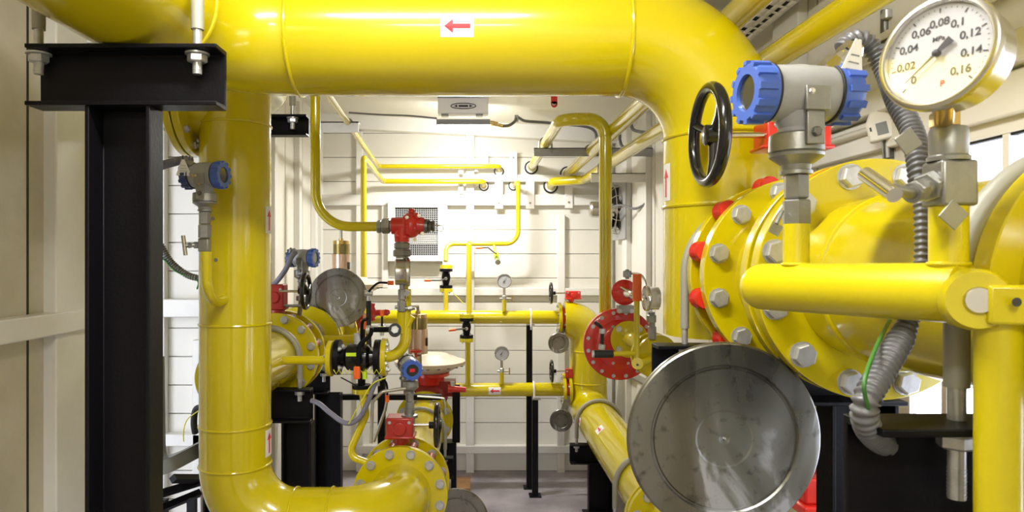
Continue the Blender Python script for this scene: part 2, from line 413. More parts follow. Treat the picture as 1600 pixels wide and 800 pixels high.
def ubolt(label, xc, zc, y, r, tr, ztop, m=UBLT, drop=.05, group=None, th=.0085):
    R = thing('u_bolt', label, 'u-bolt', (xc, y, ztop-drop), group)
    zt = ztop+.035
    pts = [V(xc-r, y, zt)]+[V(xc-r*math.cos(q), y, zc+r*math.sin(q)) for q in [PI*k/28 for k in range(29)]]+[V(xc+r, y, zt)]
    MB().tube(pts, tr, 14).build('sleeve', m, R)
    for s in (-1, 1):
        b = MB(); b.cyl((xc+s*r, y, ztop-drop), (xc+s*r, y, zt+.004), tr*.72, seg=14)
        for k in range(8): b.ring((xc+s*r, y, ztop-drop+.004+k*.004), Z3, tr*.70, .0009, 16, 5)
        b.build('threaded_end', ZINC, R)
        b = MB(); b.cyl((xc+s*r, y, ztop-th-.003), (xc+s*r, y, ztop-th), tr*1.9, seg=20); b.hexn((xc+s*r, y, ztop-th-.003-tr*1.25), (xc+s*r, y, ztop-th-.003), tr*1.55); b.build('nut', ZINC, R)
    return R
def handwheel(parent, c, ax, R, tr, ns=3, m=BLKG, hub=.2, ph=.4):
    ax = Vector(ax).normalized(); u, v, a = frame(ax); c = Vector(c)
    b = MB(); b.ring(c, ax, R-tr, tr, 56, 14)
    for k in range(ns):
        q = ph+2*PI*k/ns; d = u*math.cos(q)+v*math.sin(q)
        b.tube([c+d*R*.08+a*R*.10, c+d*R*.5+a*R*.06, c+d*(R-tr)], [tr*.95, tr*.7, tr*.75], 10)
    b.lathe(c-a*.01, ax, [(0, R*hub*.8), (.003, R*hub), (.024, R*hub), (.028, R*hub*.7)], 24)
    return b.build('handwheel', m, parent)
def gearvalve(label, c, R, t, gp, gs, hp, hR, m=RED, lugs=0, bc=0, hw_ax=(1, 0, 0), shaft2=False, lug_r=.017, off=.5, group=None, stem_r=.016, ax=(0, 1, 0)):
    """butterfly valve: red body ring between flanges, stem, gearbox, shaft and handwheel"""
    c, gp, hp = Vector(c), Vector(gp), Vector(hp); ax = Vector(ax)
    r = thing('butterfly_valve', label, 'valve', c-V(0, 0, R), group)
    b = MB(); b.annulus(c-ax*t/2, ax, R, R*.72, t, 56)
    b.build('body', m, r)
    u, v, a = frame(ax)
    for k in range(lugs):
        q = 2*PI*(k+off)/lugs; p = c+(u*math.cos(q)+v*math.sin(q))*bc
        MB().lathe(p-a*t*.5, a, [(0, lug_r*.9), (t*.12, lug_r), (t*.42, lug_r*.72), (t*.58, lug_r*.72), (t*.88, lug_r), (t, lug_r*.9)], 16).build('lug', m, r)
    d = (gp-c).normalized()
    b = MB(); b.cyl(c+d*R*.8, gp-d*gs[2]*.4, stem_r, stem_r*.9); b.cyl(gp-d*gs[2]*.75, gp-d*gs[2]*.45, stem_r*1.9, seg=20); b.cyl(c+d*R*.92, c+d*(R+.02), stem_r*1.8, stem_r*1.1)
    b.build('stem', m, r)
    g = MB(); g.box(gp, gs); g.cyl(gp+V(0, -gs[1]*.5-.006, 0), gp+V(0, gs[1]*.5+.006, 0), min(gs[0], gs[2])*.33, seg=24)
    g.box(gp+V(0, 0, -gs[2]*.42), (gs[0]*1.12, gs[1]*1.05, gs[2]*.14)); go = g.build('gearbox', m, r, bev=.005)
    for sx in (-1, 1): bolt(go, gp+V(sx*gs[0]*.36, -gs[1]*.53, gs[2]*.30), (0, -1, 0), .0055)
    hx = Vector(hw_ax); s0 = gp.copy(); s0 += hx*gs[0]*.45
    dd = hp-s0; st = V(hp.x-hx.x*0, s0.y, hp.z)
    MB().cyl(V(gp.x+math.copysign(gs[0]*.3, hp.x-gp.x), hp.y, hp.z), hp, max(.005, hR*.055), seg=14).build('shaft', STEEL, r)
    MB().cyl(hp-V(math.copysign(.03, hp.x-gp.x), 0, 0), hp, hR*.16, seg=18).build('shaft_sleeve', BLK, r)
    if shaft2: MB().cyl(gp+V(gs[0]*.3, -.02, -gs[2]*.33), V(hp.x-.012, gp.y-.02, gp.z-gs[2]*.33), .006, seg=12).build('lock_rod', GALV, r)
    handwheel(r, hp, hx, hR, hR*.115)
    return r
def blind(label, c, R, towards, y, t=.012, groove=.74, group=None, m=None):
    """round steel blind standing beside the flanges, with the web that ties it to the joint"""
    c = Vector(c); r = thing('spectacle_blind', label, 'pipe blind', c-V(0, 0, R), group); u = X3; 
    b = MB(); R2 = R*groove
    prof = [(0, .0001), (.002, R*.02), (.0008, R*.06), (.0008, R*.28), (.0, R*.30), (.0, R2-.004), (.0022, R2-.002), (.0022, R2+.001), (-.0025, R2+.004), (-.0025, R-.004), (.0, R-.0015), (.003, R), (t-.003, R), (t, R-.003), (t, .0001)]
    b.lathe(c, (0, 1, 0), [(-.0 + h, q) for h, q in prof], 96)
    b.build('disc', m or DISC, r, origin=c, ang=4)
    d = (Vector(towards)-c).normalized(); n = V(d.z, 0, -d.x)
    L = (Vector(towards)-c).length
    k = MB(); k.prism([(-.022, R*.95), (.022, R*.95), (.022, L), (-.022, L)], c+V(0, t*.15, 0), n, d, Y3, t*.7); k.build('web', DSTEEL, r)
    return r
def gauge(label, c, nrm, R, stem_base, depth=None, m=STEEL, big=False, val=.16, knob=True, group=None, up=Z3, st_r=None, face=PW, stem_m=None, name='pressure_gauge', root_loc=None):
    c = Vector(c); n = Vector(nrm).normalized(); D = depth or R*.75; sb = Vector(stem_base)
    r = thing(name, label, 'gauge', sb, group)
    u = Vector(up).cross(n).normalized(); v = n.cross(u)
    # c = centre of dial face front
    b = MB(); b.lathe(c-n*D, n, [(0, R*.80), (D*.06, R*.90), (D*.70, R*.90), (D*.74, R*.93), (D*.78, R*.99), (D*.93, R), (D*1.0, R*.985), (D*1.03, R*.95), (D*1.03, R*.90), (D*.97, R*.87), (D*.86, R*.86), (D*.86, .0001)], 64)
    b.build('case', m, r)
    fc = c-n*D*.13
    MB().lathe(fc, n, [(0, R*.86), (.0006, R*.86), (.0006, .0001)], 48).build('dial', face, r)
    def P(a, q, h=.0012): return fc+n*h+(u*math.sin(a)+v*math.cos(a))*q       # a clockwise from top
    tk = MB(); nt = 9 if big else 7
    for k in range(nt*5-4 if big else nt):
        step = (nt-1)*5 if big else nt-1
        a = math.radians(-135+270*k/step); major = (not big) or k % 5 == 0
        d = (P(a, 1)-P(0, 0)*1) ; d = (u*math.sin(a)+v*math.cos(a)); s = n.cross(d)
        L0, L1, wd = (R*.72, R*.80, R*.012) if major else (R*.77, R*.80, R*.005)
        p = fc+n*.0010
        tk.add([p+d*L0-s*wd, p+d*L0+s*wd, p+d*L1+s*wd, p+d*L1-s*wd], [(0, 1, 2, 3)])
    tk.build('scale_marks', INK, r)
    a = math.radians(-135+270*val); d = (u*math.sin(a)+v*math.cos(a)); s = n.cross(d); p = fc+n*.0035
    nd = MB(); nd.add([p-d*R*.30-s*R*.075, p-d*R*.30+s*R*.075, p-d*R*.10+s*R*.05, p+s*R*.03, p+d*R*.66+s*R*.006, p+d*R*.66-s*R*.006, p-s*R*.03, p-d*R*.10-s*R*.05], [(0, 1, 2, 3, 4, 5, 6, 7)])
    nd.lathe(fc, n, [(.001, R*.06), (.005, R*.06), (.006, R*.03), (.006, .0001)], 16); nd.build('needle', INK, r)
    if big:
        for k, tx in enumerate(['0', '0,02', '0,04', '0,06', '0,08', '0,1', '0,12', '0,14', '0,16']):
            a = math.radians(-135+270*k/8)
            text(tx, fc+n*.0010+(u*math.sin(a)+v*math.cos(a))*R*.54, u, v, R*.19, INK, r, 'numeral')
        text('MPa', fc+n*.001+v*R*.26, u, v, R*.12, INK, r, 'unit_text')
        text('P', fc+n*.001-v*R*.55+u*R*.1, u, v, R*.15, ARR, r, 'red_mark')
        MB().lathe(c-n*D*.02, n, [(0, R*.88), (.001, R*.88)], 48).build('glass', GLASS, r)
    # stem to base
    top = c-n*D*.5-V(0, 0, R*.9); sr = st_r or R*.16
    return r, top
def text(s, p, u, v, size, m, parent, name):
    cu = bpy.data.curves.new(name, 'FONT'); cu.body = s; cu.size = size; cu.align_x = 'CENTER'; cu.align_y = 'CENTER'; cu.offset = size*.022
    tmp = bpy.data.objects.new('tmp_text', cu); me = bpy.data.meshes.new_from_object(tmp); bpy.data.objects.remove(tmp); me.name = name
    n = u.cross(v); M3 = Matrix((u, v, n)).transposed()
    for q in me.vertices: q.co = M3 @ q.co
    me.materials.clear(); me.materials.append(m)
    o = bpy.data.objects.new(name, me); COL.objects.link(o); put(o, p, parent); return o
def sticker(parent, axis_pt, ax, r, ang, length, width, m_flip=1, arrow_dir=1, shaft=.55):
    """white arrow label wrapped on a pipe: centre angle ang (from -Y towards +perp), length along ax"""
    ax = Vector(ax).normalized(); axis_pt = Vector(axis_pt)
    e1 = V(0, -1, 0) if abs(ax.y) < .9 else Z3; e1 = (e1-ax*e1.dot(ax)).normalized(); e2 = ax.cross(e1)
    def pt(t, w_, rr): q = ang+w_/r; return axis_pt+ax*t+(e1*math.cos(q)+e2*math.sin(q))*rr
    def patch(poly_fn, rr, n=8):
        b = MB(); R0 = []
        return b
    b = MB(); n = 8; g = []
    for i in range(n+1): g.append([pt(-length/2, width*(i/n-.5), r+.0008), pt(length/2, width*(i/n-.5), r+.0008)])
    vs = [p for row in g for p in row]; b.add(vs, [(2*i, 2*i+1, 2*i+3, 2*i+2) for i in range(n)])
    lab = b.build('arrow_label', PW, parent, ang=80)
    a = MB(); s = arrow_dir; L = length
    rows = [(-.38, .0), (-.12, .30), (-.12, .09), (.38, .09)]
    for sg in (-1, 1):
        tip = pt(s*-.38*L, 0, r+.0016); 
        a.add([tip, pt(s*-.12*L, sg*.32*width, r+.0016), pt(s*-.12*L, 0, r+.0016)], [(0, 1, 2)])
        a.add([pt(s*-.14*L, 0, r+.0016), pt(s*-.14*L, sg*.10*width, r+.0016), pt(s*.40*L, sg*.10*width, r+.0016), pt(s*.40*L, 0, r+.0016)], [(0, 1, 2, 3)])
    a.build('arrow', ARR, lab, ang=80)
    return lab
def conduit(name, label, cat, pts, r, m=COND, ribs=True, pitch=.006, amp=.15, root=None, seg=14, group=None, part='hose', scale=None):
    p = even(smoothpath(pts, 12), pitch/6 if ribs else .012)
    if ribs: rf = lambda i: r*(1+amp*math.sin(2*PI*i/6))*(scale(i/len(p)) if scale else 1)
    b = MB(); b.tube(p, r, seg, rf=rf if ribs else None)
    if root is None: return tag(b.build(name, m, ang=80), label, cat, group)
    return b.build(part, m, root, ang=80)
def cap_mb(c, ax, R, L, notches=12, inner=.62):
    """ribbed screw cap of a transmitter housing, from c outward along ax"""
    ax = Vector(ax).normalized(); u, v, a = frame(ax); b = MB(); c = Vector(c)
    prof = [(0, R), (L*.8, R), (L, R*.93), (L, R*inner), (L*.8, R*inner*.96), (L*.8, .0001)]
    b.lathe(c, ax, prof, 48)
    for k in range(notches):
        q = 2*PI*k/notches; d = u*math.cos(q)+v*math.sin(q); s = a.cross(d)
        M = Matrix((a, d, s)).transposed()
        b.box(c+a*L*.62+d*R*1.0, (L*.80, R*.14, R*.22), M)
    return b
def transmitter(label, head, ax, R, L, base, caps=(BLUE, BLUE), gland=None, windows=(True, False), body_m=GREYP, group=None, tilt=None, neck_m=GALV, big=False, red_lcd=False):
    """two-cap field transmitter: cylindrical head centred at 'head', sensor neck down to 'base'"""
    head, base = Vector(head), Vector(base); ax = Vector(ax).normalized()
    r = thing('pressure_transmitter', label, 'pressure transmitter', base, group)
    b = MB(); b.lathe(head-ax*L*.30, ax, [(0, R*.93), (L*.06, R*.95), (L*.24, R*.98), (L*.30, R), (L*.36, R*.98), (L*.56, R*.95), (L*.60, R*.93)], 48)
    b.lathe(head-V(0, 0, R*1.45), Z3, [(0, R*.72), (R*.25, R*.62), (R*.75, R*.80)], 40)
    b.build('housing', body_m, r)
    for s, cm, wn in ((-1, caps[0], windows[0]), (1, caps[1], windows[1])):
        c0 = head+ax*s*L*.30
        co = cap_mb(c0, ax*s, R*1.0, L*.21, 12, .62 if wn else .3).build('cap', cm, r)
        MB().annulus(c0-ax*s*.002, ax*s, R*1.005, R*.8, .004, 40).build('gasket', RUB, r)
        if wn: 
            MB().lathe(c0+ax*s*L*.165, ax*s, [(0, R*.61), (.002, R*.61), (.002, .0001)], 32).build('window', GLS, co)
            if red_lcd:
                u, v, a = frame(ax*s); MB().box(c0+ax*s*(L*.165+.003), (R*.5, .001, R*.34), Matrix((u, a, v)).transposed()).build('display', ARR, co)
    u, v, a = frame(ax)
    side = V(0, -1, 0); side = (side-ax*side.dot(ax)).normalized()
    pb = head+side*R*.97-V(0, 0, R*.35)+ax*R*.12
    t = MB(); M = Matrix((ax, side, Z3)).transposed(); t.box(pb, (R*.85, R*.16, R*.8), M); t.box(pb-V(0, 0, R*.85)-side*R*.12, (R*.62, R*.12, R*1.3), M); tp = t.build('bracket_plate', GALV, r, bev=.001)
    bolt(tp, pb+side*R*.1-ax*R*.25+Z3*R*.2, side, R*.09, CHR); bolt(tp, pb-V(0, 0, R*1.1)-side*R*.05, side, R*.16, DSTEEL)
    # sensor body and neck
    z0 = head.z-R*1.35; hh = z0-base.z
    s_ = MB(); s_.lathe(V(base.x, base.y, z0), -Z3, [(0, R*.82), (R*.06, R*.88), (R*.62, R*.90), (R*.66, R*.84), (R*.70, R*.90), (R*.80, R*.88), (R*1.08, R*.5), (R*1.25, R*.46), (R*1.28, R*.53), (R*1.40, R*.53), (R*1.42, R*.40)], 40)
    s_.build('sensor_body', neck_m, r)
    f = MB(); zt = z0-R*1.40; zb = base.z
    if zt > zb+.004:
        hm = (zt-zb)
        f.hexn((base.x, base.y, zb+hm*.52), (base.x, base.y, zt), R*.42); f.hexn((base.x, base.y, zb), (base.x, base.y, zb+hm*.50), R*.48); f.build('fitting', GALV, r)
    if gland is not None:
        g0 = head+Vector(gland[0]); g1 = head+Vector(gland[1]); d = (g1-g0); g = MB(); g.cyl(head+(g0-head)*.4, g0, R*.42, R*.36)
        g.hexn(g0, g0+d*.4, R*.42); g.cyl(g0+d*.4, g0+d*.6, R*.3); g.hexn(g0+d*.6, g1, R*.38); g.build('cable_gland', CHR if big else GALV, r)
    return r
def papertag(label, pts, y_n=(0, -1, 0), lines=3, cable_pt=None):
    P = [Vector(p) for p in pts]; n = Vector(y_n)*.0012
    r = thing('paper_tag', label, 'tag', min(P, key=lambda q: q.z))
    b = MB(); b.rings([[p-n*.5 for p in P], [p+n*.5 for p in P]]); b.build('card', PW, r)
    # four handwritten strokes (illegible)
    tl, tr, br, bl = P; k = MB()
    for i in range(lines):
        f = .38+.17*i; a = tl.lerp(bl, f); c = tr.lerp(br, f); row = []
        N = 16
        for j in range(N+1):
            t = .18+.62*j/N; row.append(a.lerp(c, t)+(bl-tl)*(.022*math.sin(j*2.1+i))+n*1.0)
        k.tube(row, (bl-tl).length*.006, 5)
    k.build('handwriting', INK, r)
    k = MB(); mid = tl.lerp(tr, .5)
    if cable_pt is not None: k.tube([mid+n*.2, mid.lerp(Vector(cable_pt), .5), Vector(cable_pt)], .0015, 6); k.build('tie', RUB, r)
    return r
def ballvalve_v(label, px, py0, py1, d, rp, lever, m=BLK, group=None):
    """small flanged ball valve on a vertical pipe: yellow counter flanges, black body, lever"""
    a, b_ = at(px, py0, d), at(px, py1, d); top, bot = a.z, b_.z; x, y = a.x, a.y; h = top-bot; R = rp
    r = thing('ball_valve', label, 'valve', (x, y, bot), group)
    f = h*.13
    for z, s in ((top, -1), (bot, 1)):
        MB().cyl((x, y, z), (x, y, z+s*f), R, seg=32).build('counter_flange', YEL2, r)
        o = MB().cyl((x, y, z+s*f*1.1), (x, y, z+s*f*1.9), R*.98, seg=32).build('valve_flange', m, r)
        for k in range(4):
            q = PI/4+k*PI/2; p = V(x+R*.75*math.cos(q), y+R*.75*math.sin(q), z-s*f*.35); MB().cyl(p, p+V(0, 0, s*f*2.7), R*.11, seg=8).build('stud', ZINC, r)
    c = V(x, y, (top+bot)/2)
    b = MB(); b.lathe((x, y, bot+f*1.8), Z3, [(0, R*.45), (h*.1, R*.5), (h*.22, R*.62), (h*.3, R*.66), (h*.38, R*.62), (h*.5, R*.5), (h-f*3.6, R*.45)], 24); b.build('body', m, r)
    MB().cyl(c, c+V(0, -R*.95, 0), R*.28, R*.24, seg=16).build('stem', STEEL, r)
    lv = [c+V(0, -R*.95, 0)]+[Vector(q) for q in lever]
    MB().tube(lv, R*.13, 8).build('lever', DSTEEL, r)
    g0 = lv[-1]; g1 = lv[-2]; dd = (g0-g1).normalized(); MB().cyl(g0-dd*R*.9, g0+dd*.004, R*.2, seg=12).build('grip', ORG, r)
    return r

# ================================================================== BIG PIPES
ZH = H+.541
hd = pipe('overhead_pipe', 'large yellow overhead pipe crossing the top and bending down at the right', 'pipe',
          [(-.683, -1.2, ZH), (-.683, 1.68, ZH), (.60, 1.68, ZH), (.60, 1.68, H-.185)], .1365, R=[.245, .245], seg=72, n=24,
          welds=[(V(-.683, 1.435, ZH), Y3), (V(-.438, 1.68, ZH), X3), (V(.355, 1.68, ZH), X3), (V(.60, 1.68, ZH-.245), Z3), (V(.60, 1.68, H+.128), Z3)])
ZM = H-.034
MB().tube([(.655, 1.66, ZM), (.665, 1.50, ZM)], .125, 56).build('branch_stub', YEL, hd)
weld(hd, V(.650, 1.575, ZM), Y3, .118)
flange(hd, (.67, 1.507, ZM), (0, -1, 0), .2025, .12, .026, seg=96)
sticker(hd, (-.045, 1.68, ZH), X3, .1365, .10, .076, .048)
sticker(hd, (.60, 1.68, H+(CY-280)*1.60/F), Z3, .1365, -1.50, .09, .045, arrow_dir=-1)

XM = .67
sp = thing('pipe_spool', 'short yellow spool between the red lugged valve and the big round steel blind', 'pipe', (XM, 1.30, ZM-.2025))
MB().tube([(XM, 1.42, ZM), (XM, 1.19, ZM)], .1365, 64).build('pipe_run', YEL, sp)
flange(sp, (XM, 1.421, ZM), (0, -1, 0), .2025, .12, .028, 12, .1775, .0185, seg=96)
flange(sp, (XM, 1.200, ZM), (0, 1, 0), .2025, .12, .026, 12, .1775, .0175, seg=96)
mp = thing('main_pipe', 'big yellow flanged pipe at right, coming towards us from the bolted joint', 'pipe', (XM, 1.15, ZM-.2025))
MB().tube([(XM, 1.16, ZM), (XM, -.9, ZM)], .1365, 72).build('pipe_run', YEL, mp)
flange(mp, (XM, 1.156, ZM), (0, -1, 0), .2025, .12, .028, 12, .1775, .0195, seg=96)
MB().annulus((XM, .672, ZM), (0, 1, 0), .166, .12, .026, 96).build('collar', YEL, mp)
weld(mp, V(XM, 1.06, ZM), Y3, .1365)
weld(sp, V(XM, 1.355, ZM), Y3, .1365)
gearvalve('butterfly valve with red lugs and gearbox, large black handwheel beside the big transmitter', (XM, 1.463, ZM), .150, .052,
          (XM+.004, 1.463, H+.262), (.135, .075, .062), (.489, 1.44, H+.2615), .111, lugs=12, bc=.194, lug_r=.0225)
bb_ = blind('very large round steel blind with wiped stains, beside the big flanged joint at right', at(1132, 686, 1.17), .166, (XM, 1.17, ZM), 1.17, groove=.745)

# left riser with its bottom bend
ZL = H-.842
lr = pipe('riser_pipe', 'tall yellow vertical pipe in the left half, bending right at its foot', 'pipe',
          [(-1.95, 2.62, H+.64), (-.81, 2.62, H+.64), (-.77, 2.18, H+.64), (-.77, 2.18, ZL), (-.274, 2.18, ZL), (-.274, 2.46, ZL)], .1095, R=[.15, .13, .19, .19], seg=64, n=20,
          welds=[(V(-.77, 2.18, H+.425), Z3), (V(-.77, 2.18, H-.205), Z3), (V(-.77, 2.18, H-.525), Z3), (V(-.77, 2.18, ZL+.19), Z3), (V(-.58, 2.18, ZL), X3), (V(-.464, 2.18, ZL), X3)])
MB().tube([(-.77, 2.18, H+.50), (-.905, 2.18, H+.50)], .1095, 56).build('side_arm', YEL, lr)
flange(lr, (-.897, 2.18, H+.50), (1, 0, 0), .172, .1, .022, 12, .1475, .0115, nut=True, seg=80)
flange(lr, (-.274, 2.455, ZL), (0, -1, 0), .170, .10, .026, 12, .1475, .0155, seg=80)
sticker(lr, (-.77, 2.18, H+(CY-343)*2.15/F), Z3, .1095, 1.50, .085, .05, arrow_dir=-1)
sticker(lr, (-.77, 2.18, H+(CY-694)*2.15/F), Z3, .1095, 1.50, .085, .05, arrow_dir=-1)
for (px, py) in ((336, 342), (341, 406)):
    q = math.asin(max(-1, min(1, ((px-CX)*2.09/F+.77)/.1095))); 
    MB().cyl((-.77+.108*math.sin(q), 2.18-.108*math.cos(q), at(px, py, 2.09).z), (-.77+.1125*math.sin(q), 2.18-.1125*math.cos(q), at(px, py, 2.09).z), .0055, seg=16).build('screw_plug', GALV, lr)
bf = thing('blind_flange', 'yellow blind flange closing the side arm at upper left, behind the left black support', 'flange', (-.925, 2.18, H+.33))
flange(bf, (-.924, 2.18, H+.50), (-1, 0, 0), .172, .002, .022, 12, .1475, .012, nut=True, seg=80, name='disc')
MB().annulus((-.9115, 2.18, H+.50), X3, .150, .1, .003).build('gasket', RUB, bf)
# impulse pipe in front of the riser (nozzle bend)
nz = [at(352, 469, 2.085), at(335, 474, 1.985), at(322, 474, 1.97), at(322, 395, 1.97)]
MB().tube(fillet([at(354, 468, 2.09), at(324, 477, 1.97), at(322, 395, 1.97)], .07, 16), .0148, 20).build('impulse_branch', YEL, lr)
MB().cyl(at(322, 408, 1.97), at(322, 393, 1.97), .0156, seg=20).build('socket', YEL, lr)

# line going back from the riser, upper
XU, ZU = -.80, H-.384
ul = thing('branch_pipe', 'yellow pipe leaving the left riser backwards into two bolted flanges', 'pipe', (XU, 2.5, ZU-.17))
MB().tube([(XU, 2.2, ZU), (XU, 2.72, ZU)], .1095, 56).build('pipe_run', YEL, ul)
flange(ul, (XU, 2.72, ZU), (0, -1, 0), .170, .10, .024, 12, .1475, .0150, seg=80)
gearvalve('butterfly valve with red gearbox and small black handwheel beside the left riser', (XU, 2.775, ZU), .125, .055,
          at(432, 464, 2.78), (.075, .07, .105), at(478, 455, 2.74), .076, m=MRED, lugs=12, bc=.1475, lug_r=.016, shaft2=True)
ul2 = thing('branch_pipe', 'yellow flanged pipe behind the red gearbox valve, left of centre, carrying the steel blind', 'pipe', (XU, 2.85, ZU-.17))
flange(ul2, (XU, 2.835, ZU), (0, -1, 0), .170, .10, .024, 12, .1475, .0150, seg=80)
MB().tube([(XU, 2.84, ZU), (XU, 3.16, ZU)], .1095, 48).build('pipe_run', YEL, ul2)
flange(ul2, (XU, 3.165, ZU), (0, 1, 0), .170, .10, .024, 12, .1475, .0150, seg=64)
blind('round steel blind left of centre, in front of the brass pilot', at(528, 465, 3.19), .138, (XU, 3.19, ZU), 3.19, groove=.74)
ul3 = thing('branch_pipe', 'yellow pipe and flange partly hidden below the left steel blind', 'pipe', (XU, 3.3, ZU-.17))
flange(ul3, (XU, 3.215, ZU), (0, -1, 0), .170, .10, .024, seg=64)
MB().tube([(XU, 3.2, ZU), (XU, 4.0, ZU)], .1095, 48).build('pipe_run', YEL, ul3)
flange(ul3, (XU, 3.60, ZU), (0, -1, 0), .170, .10, .024, 12, .1475, .015, seg=64)
MB().tube(fillet([at(500, 531, 3.0), at(562, 530, 3.0), at(575, 500, 3.05)], .05, 8), .020, 20).build('small_branch', YEL, ul3)

# line going back from the riser's foot
XK = -.274
ll = thing('lower_pipe', 'yellow flanged pipe behind the lower red gearbox valve, clamped further back', 'pipe', (XK, 2.6, ZL-.17))
flange(ll, (XK, 2.60, ZL), (0, -1, 0), .170, .10, .026, 12, .1475, .0155, seg=80)
MB().tube([(XK, 2.60, ZL), (XK, 3.60, ZL)], .1095, 56).build('pipe_run', YEL, ll)
flange(ll, (XK, 3.58, ZL), (0, -1, 0), .150, .10, .024, 8, .125, .016, seg=64)
gearvalve('lower butterfly valve with red gearbox, between the foot flange and the next flange', (XK, 2.53, ZL), .135, .05,
          at(626, 666, 2.50), (.098, .085, .078), at(683, 664, 2.50), .082, m=MRED, lugs=12, bc=.1475, lug_r=.016)
blind('round steel blind low at centre, right of the foot flange and partly below the frame', at(713, 814, 2.80), .132, (XK, 2.62, ZL), 2.8, groove=.72)
ubolt('small grey u-bolt over the lower pipe, below the bone coloured diaphragm casing', XK, ZL, 3.30, .121, .009, ZL-.112)
support('black support under the lower pipe, below the bone coloured casing', XK-.16, XK+.16, ZL-.112, 3.27, XK-.05, XK+.05, h=.10, b=.05)

# ================================================================== RIGHT REAR HEADER
ZR1 = H-1.016; XR1 = .758
rh = pipe('header_pipe', 'thick yellow pipe dropping from a bend, then running low towards us right of centre', 'pipe',
          [(.60, 4.65, H-.41), (XR1, 4.65, H-.41), (XR1, 4.65, ZR1), (XR1, 2.60, ZR1)], .126, R=[.150, .15], seg=56, n=18,
          welds=[(V(XR1, 4.65, H-.62), Z3), (V(XR1, 4.65, H-.835), Z3)])
MB().tube([(.60, 4.65, H-.89), (XR1, 4.65, H-.89)], .062, 40).build('branch_stub', YEL, rh)
flange(rh, (.603, 4.65, H-.405), (-1, 0, 0), .112, .05, .02, 8, .09, .009, seg=48)
flange(rh, (.630, 4.65, H-.89), (-1, 0, 0), .112, .05, .02, 8, .09, .009, seg=48)
flange(rh, (XR1, 2.62, ZR1), (0, -1, 0), .185, .10, .026, 12, .15, .017, seg=72)
flange(rh, (XR1, 2.66, ZR1), (0, 1, 0), .185, .10, .022, seg=72)
MB().tube([(XR1, 2.60, ZR1), (XR1, 1.9, ZR1)], .126, 48).build('pipe_run', YEL, rh)
sticker(rh, (XR1, 3.72, ZR1), Y3, .126, -.80, .085, .05)
sticker(rh, (XR1, 4.22, ZR1), Y3, .126, -1.45, .085, .05)
support('black support under the first u-bolt of the low right pipe', .578, .98, ZR1-.128, 4.20, .69, .835, h=.12, b=.06)
ubolt('grey u-bolt nearest the bend of the low right pipe', XR1, ZR1, 4.235, .139, .0125, ZR1-.128)
support('black support under the second u-bolt, beside the edge of the very large blind', .585, .98, ZR1-.128, 3.02, .70, .84, h=.12, b=.06)
ubolt('grey u-bolt over the low right pipe, beside the edge of the very large blind', XR1, ZR1, 3.055, .139, .0125, ZR1-.128)
# two runs along the back wall
bu = thing('wall_pipe', 'upper of the two horizontal yellow pipes before the back wall', 'pipe', (-.1, 4.68, H-.45))
MB().tube([(-.82, 4.68, H-.395), (.560, 4.65, H-.395)], .0465, 36).build('pipe_run', YEL, bu)
flange(bu, (.562, 4.65, H-.405), (1, 0, 0), .112, .04, .02, seg=48)
for k in range(8):
    q = 2*PI*(k+.5)/8; bolt(bu, (.552, 4.65+.09*math.cos(q), H-.405+.09*math.sin(q)), (-1, 0, 0), .008)
sticker(bu, ((770-CX)*4.6/F, 4.665, H-.395), X3, .0468, .15, .082, .05)
bl = thing('wall_pipe', 'lower of the two horizontal yellow pipes before the back wall', 'pipe', (0, 4.62, H-.94))
MB().tube([(-.35, 4.62, H-.885), (.590, 4.65, H-.885)], .0465, 36).build('pipe_run', YEL, bl)
flange(bl, (.590, 4.65, H-.89), (1, 0, 0), .112, .04, .02, seg=48)
for k in range(8):
    q = 2*PI*(k+.5)/8; bolt(bl, (.580, 4.65+.09*math.cos(q), H-.89+.09*math.sin(q)), (-1, 0, 0), .008)
sticker(bl, ((773-CX)*4.58/F, 4.632, H-.885), X3, .0468, .0, .082, .05)
gearvalve('small red gearbox valve at the right end of the upper back wall pipe', (.5825, 4.65, H-.405), .085, .018, at(895, 461, 4.62), (.10, .06, .055), at(861, 458, 4.60), .074, stem_r=.012, ax=(1, 0, 0))
gearvalve('small red gearbox valve at the right end of the lower back wall pipe', (.610, 4.65, H-.89), .085, .018, at(891, 583, 4.62), (.07, .06, .06), at(862, 580, 4.60), .078, stem_r=.012, ax=(1, 0, 0))
blind('small round steel blind below the valve of the upper back wall pipe', at(873, 536, 4.55), .070, (.585, 4.6, H-.42), 4.55, groove=.62, t=.008)
blind('small round steel blind below the valve of the lower back wall pipe', at(877, 657, 4.52), .076, (.61, 4.55, H-.91), 4.52, groove=.62, t=.008)

# ================================================================== BLACK SUPPORTS
support('tall black steel support at far left holding the overhead pipe', -.842, -.485, H+.402, 1.27, -.732, -.610, h=.115, b=.055)
MB_ = MB().bb(-.80, -.52, 1.29, 1.33, H+.402, H+.4045); tag(MB_.build('rubber_strip', RUB), 'thin black rubber strip between the overhead pipe and the left support', 'strip')
ubolt('grey u-bolt holding the overhead pipe on the tall left support', -.683, ZH, 1.30, .151, .0118, H+.402, th=.010)
support('near black support at bottom right under the big flanged pipe', .410, .99, ZM-.1385, .690, .60, .74, h=.15, b=.075)
ubolt('thick grey u-bolt over the near end of the big flanged pipe at right', XM, ZM, .735, .1535, .0125, ZM-.1385, drop=.085, th=.012)
support('black support behind the top edge of the very large blind', .398, .88, H-.190, 1.497, .50, .62, h=.12, b=.06)
ubolt('grey u-bolt beside the leftmost big flange at right', .620, ZM, 1.535, .1525, .0095, H-.190)
support('black column under the big joint, right of the very large blind', .60, .80, ZM-.1385, 1.265, .660, .785, h=.10, b=.06)
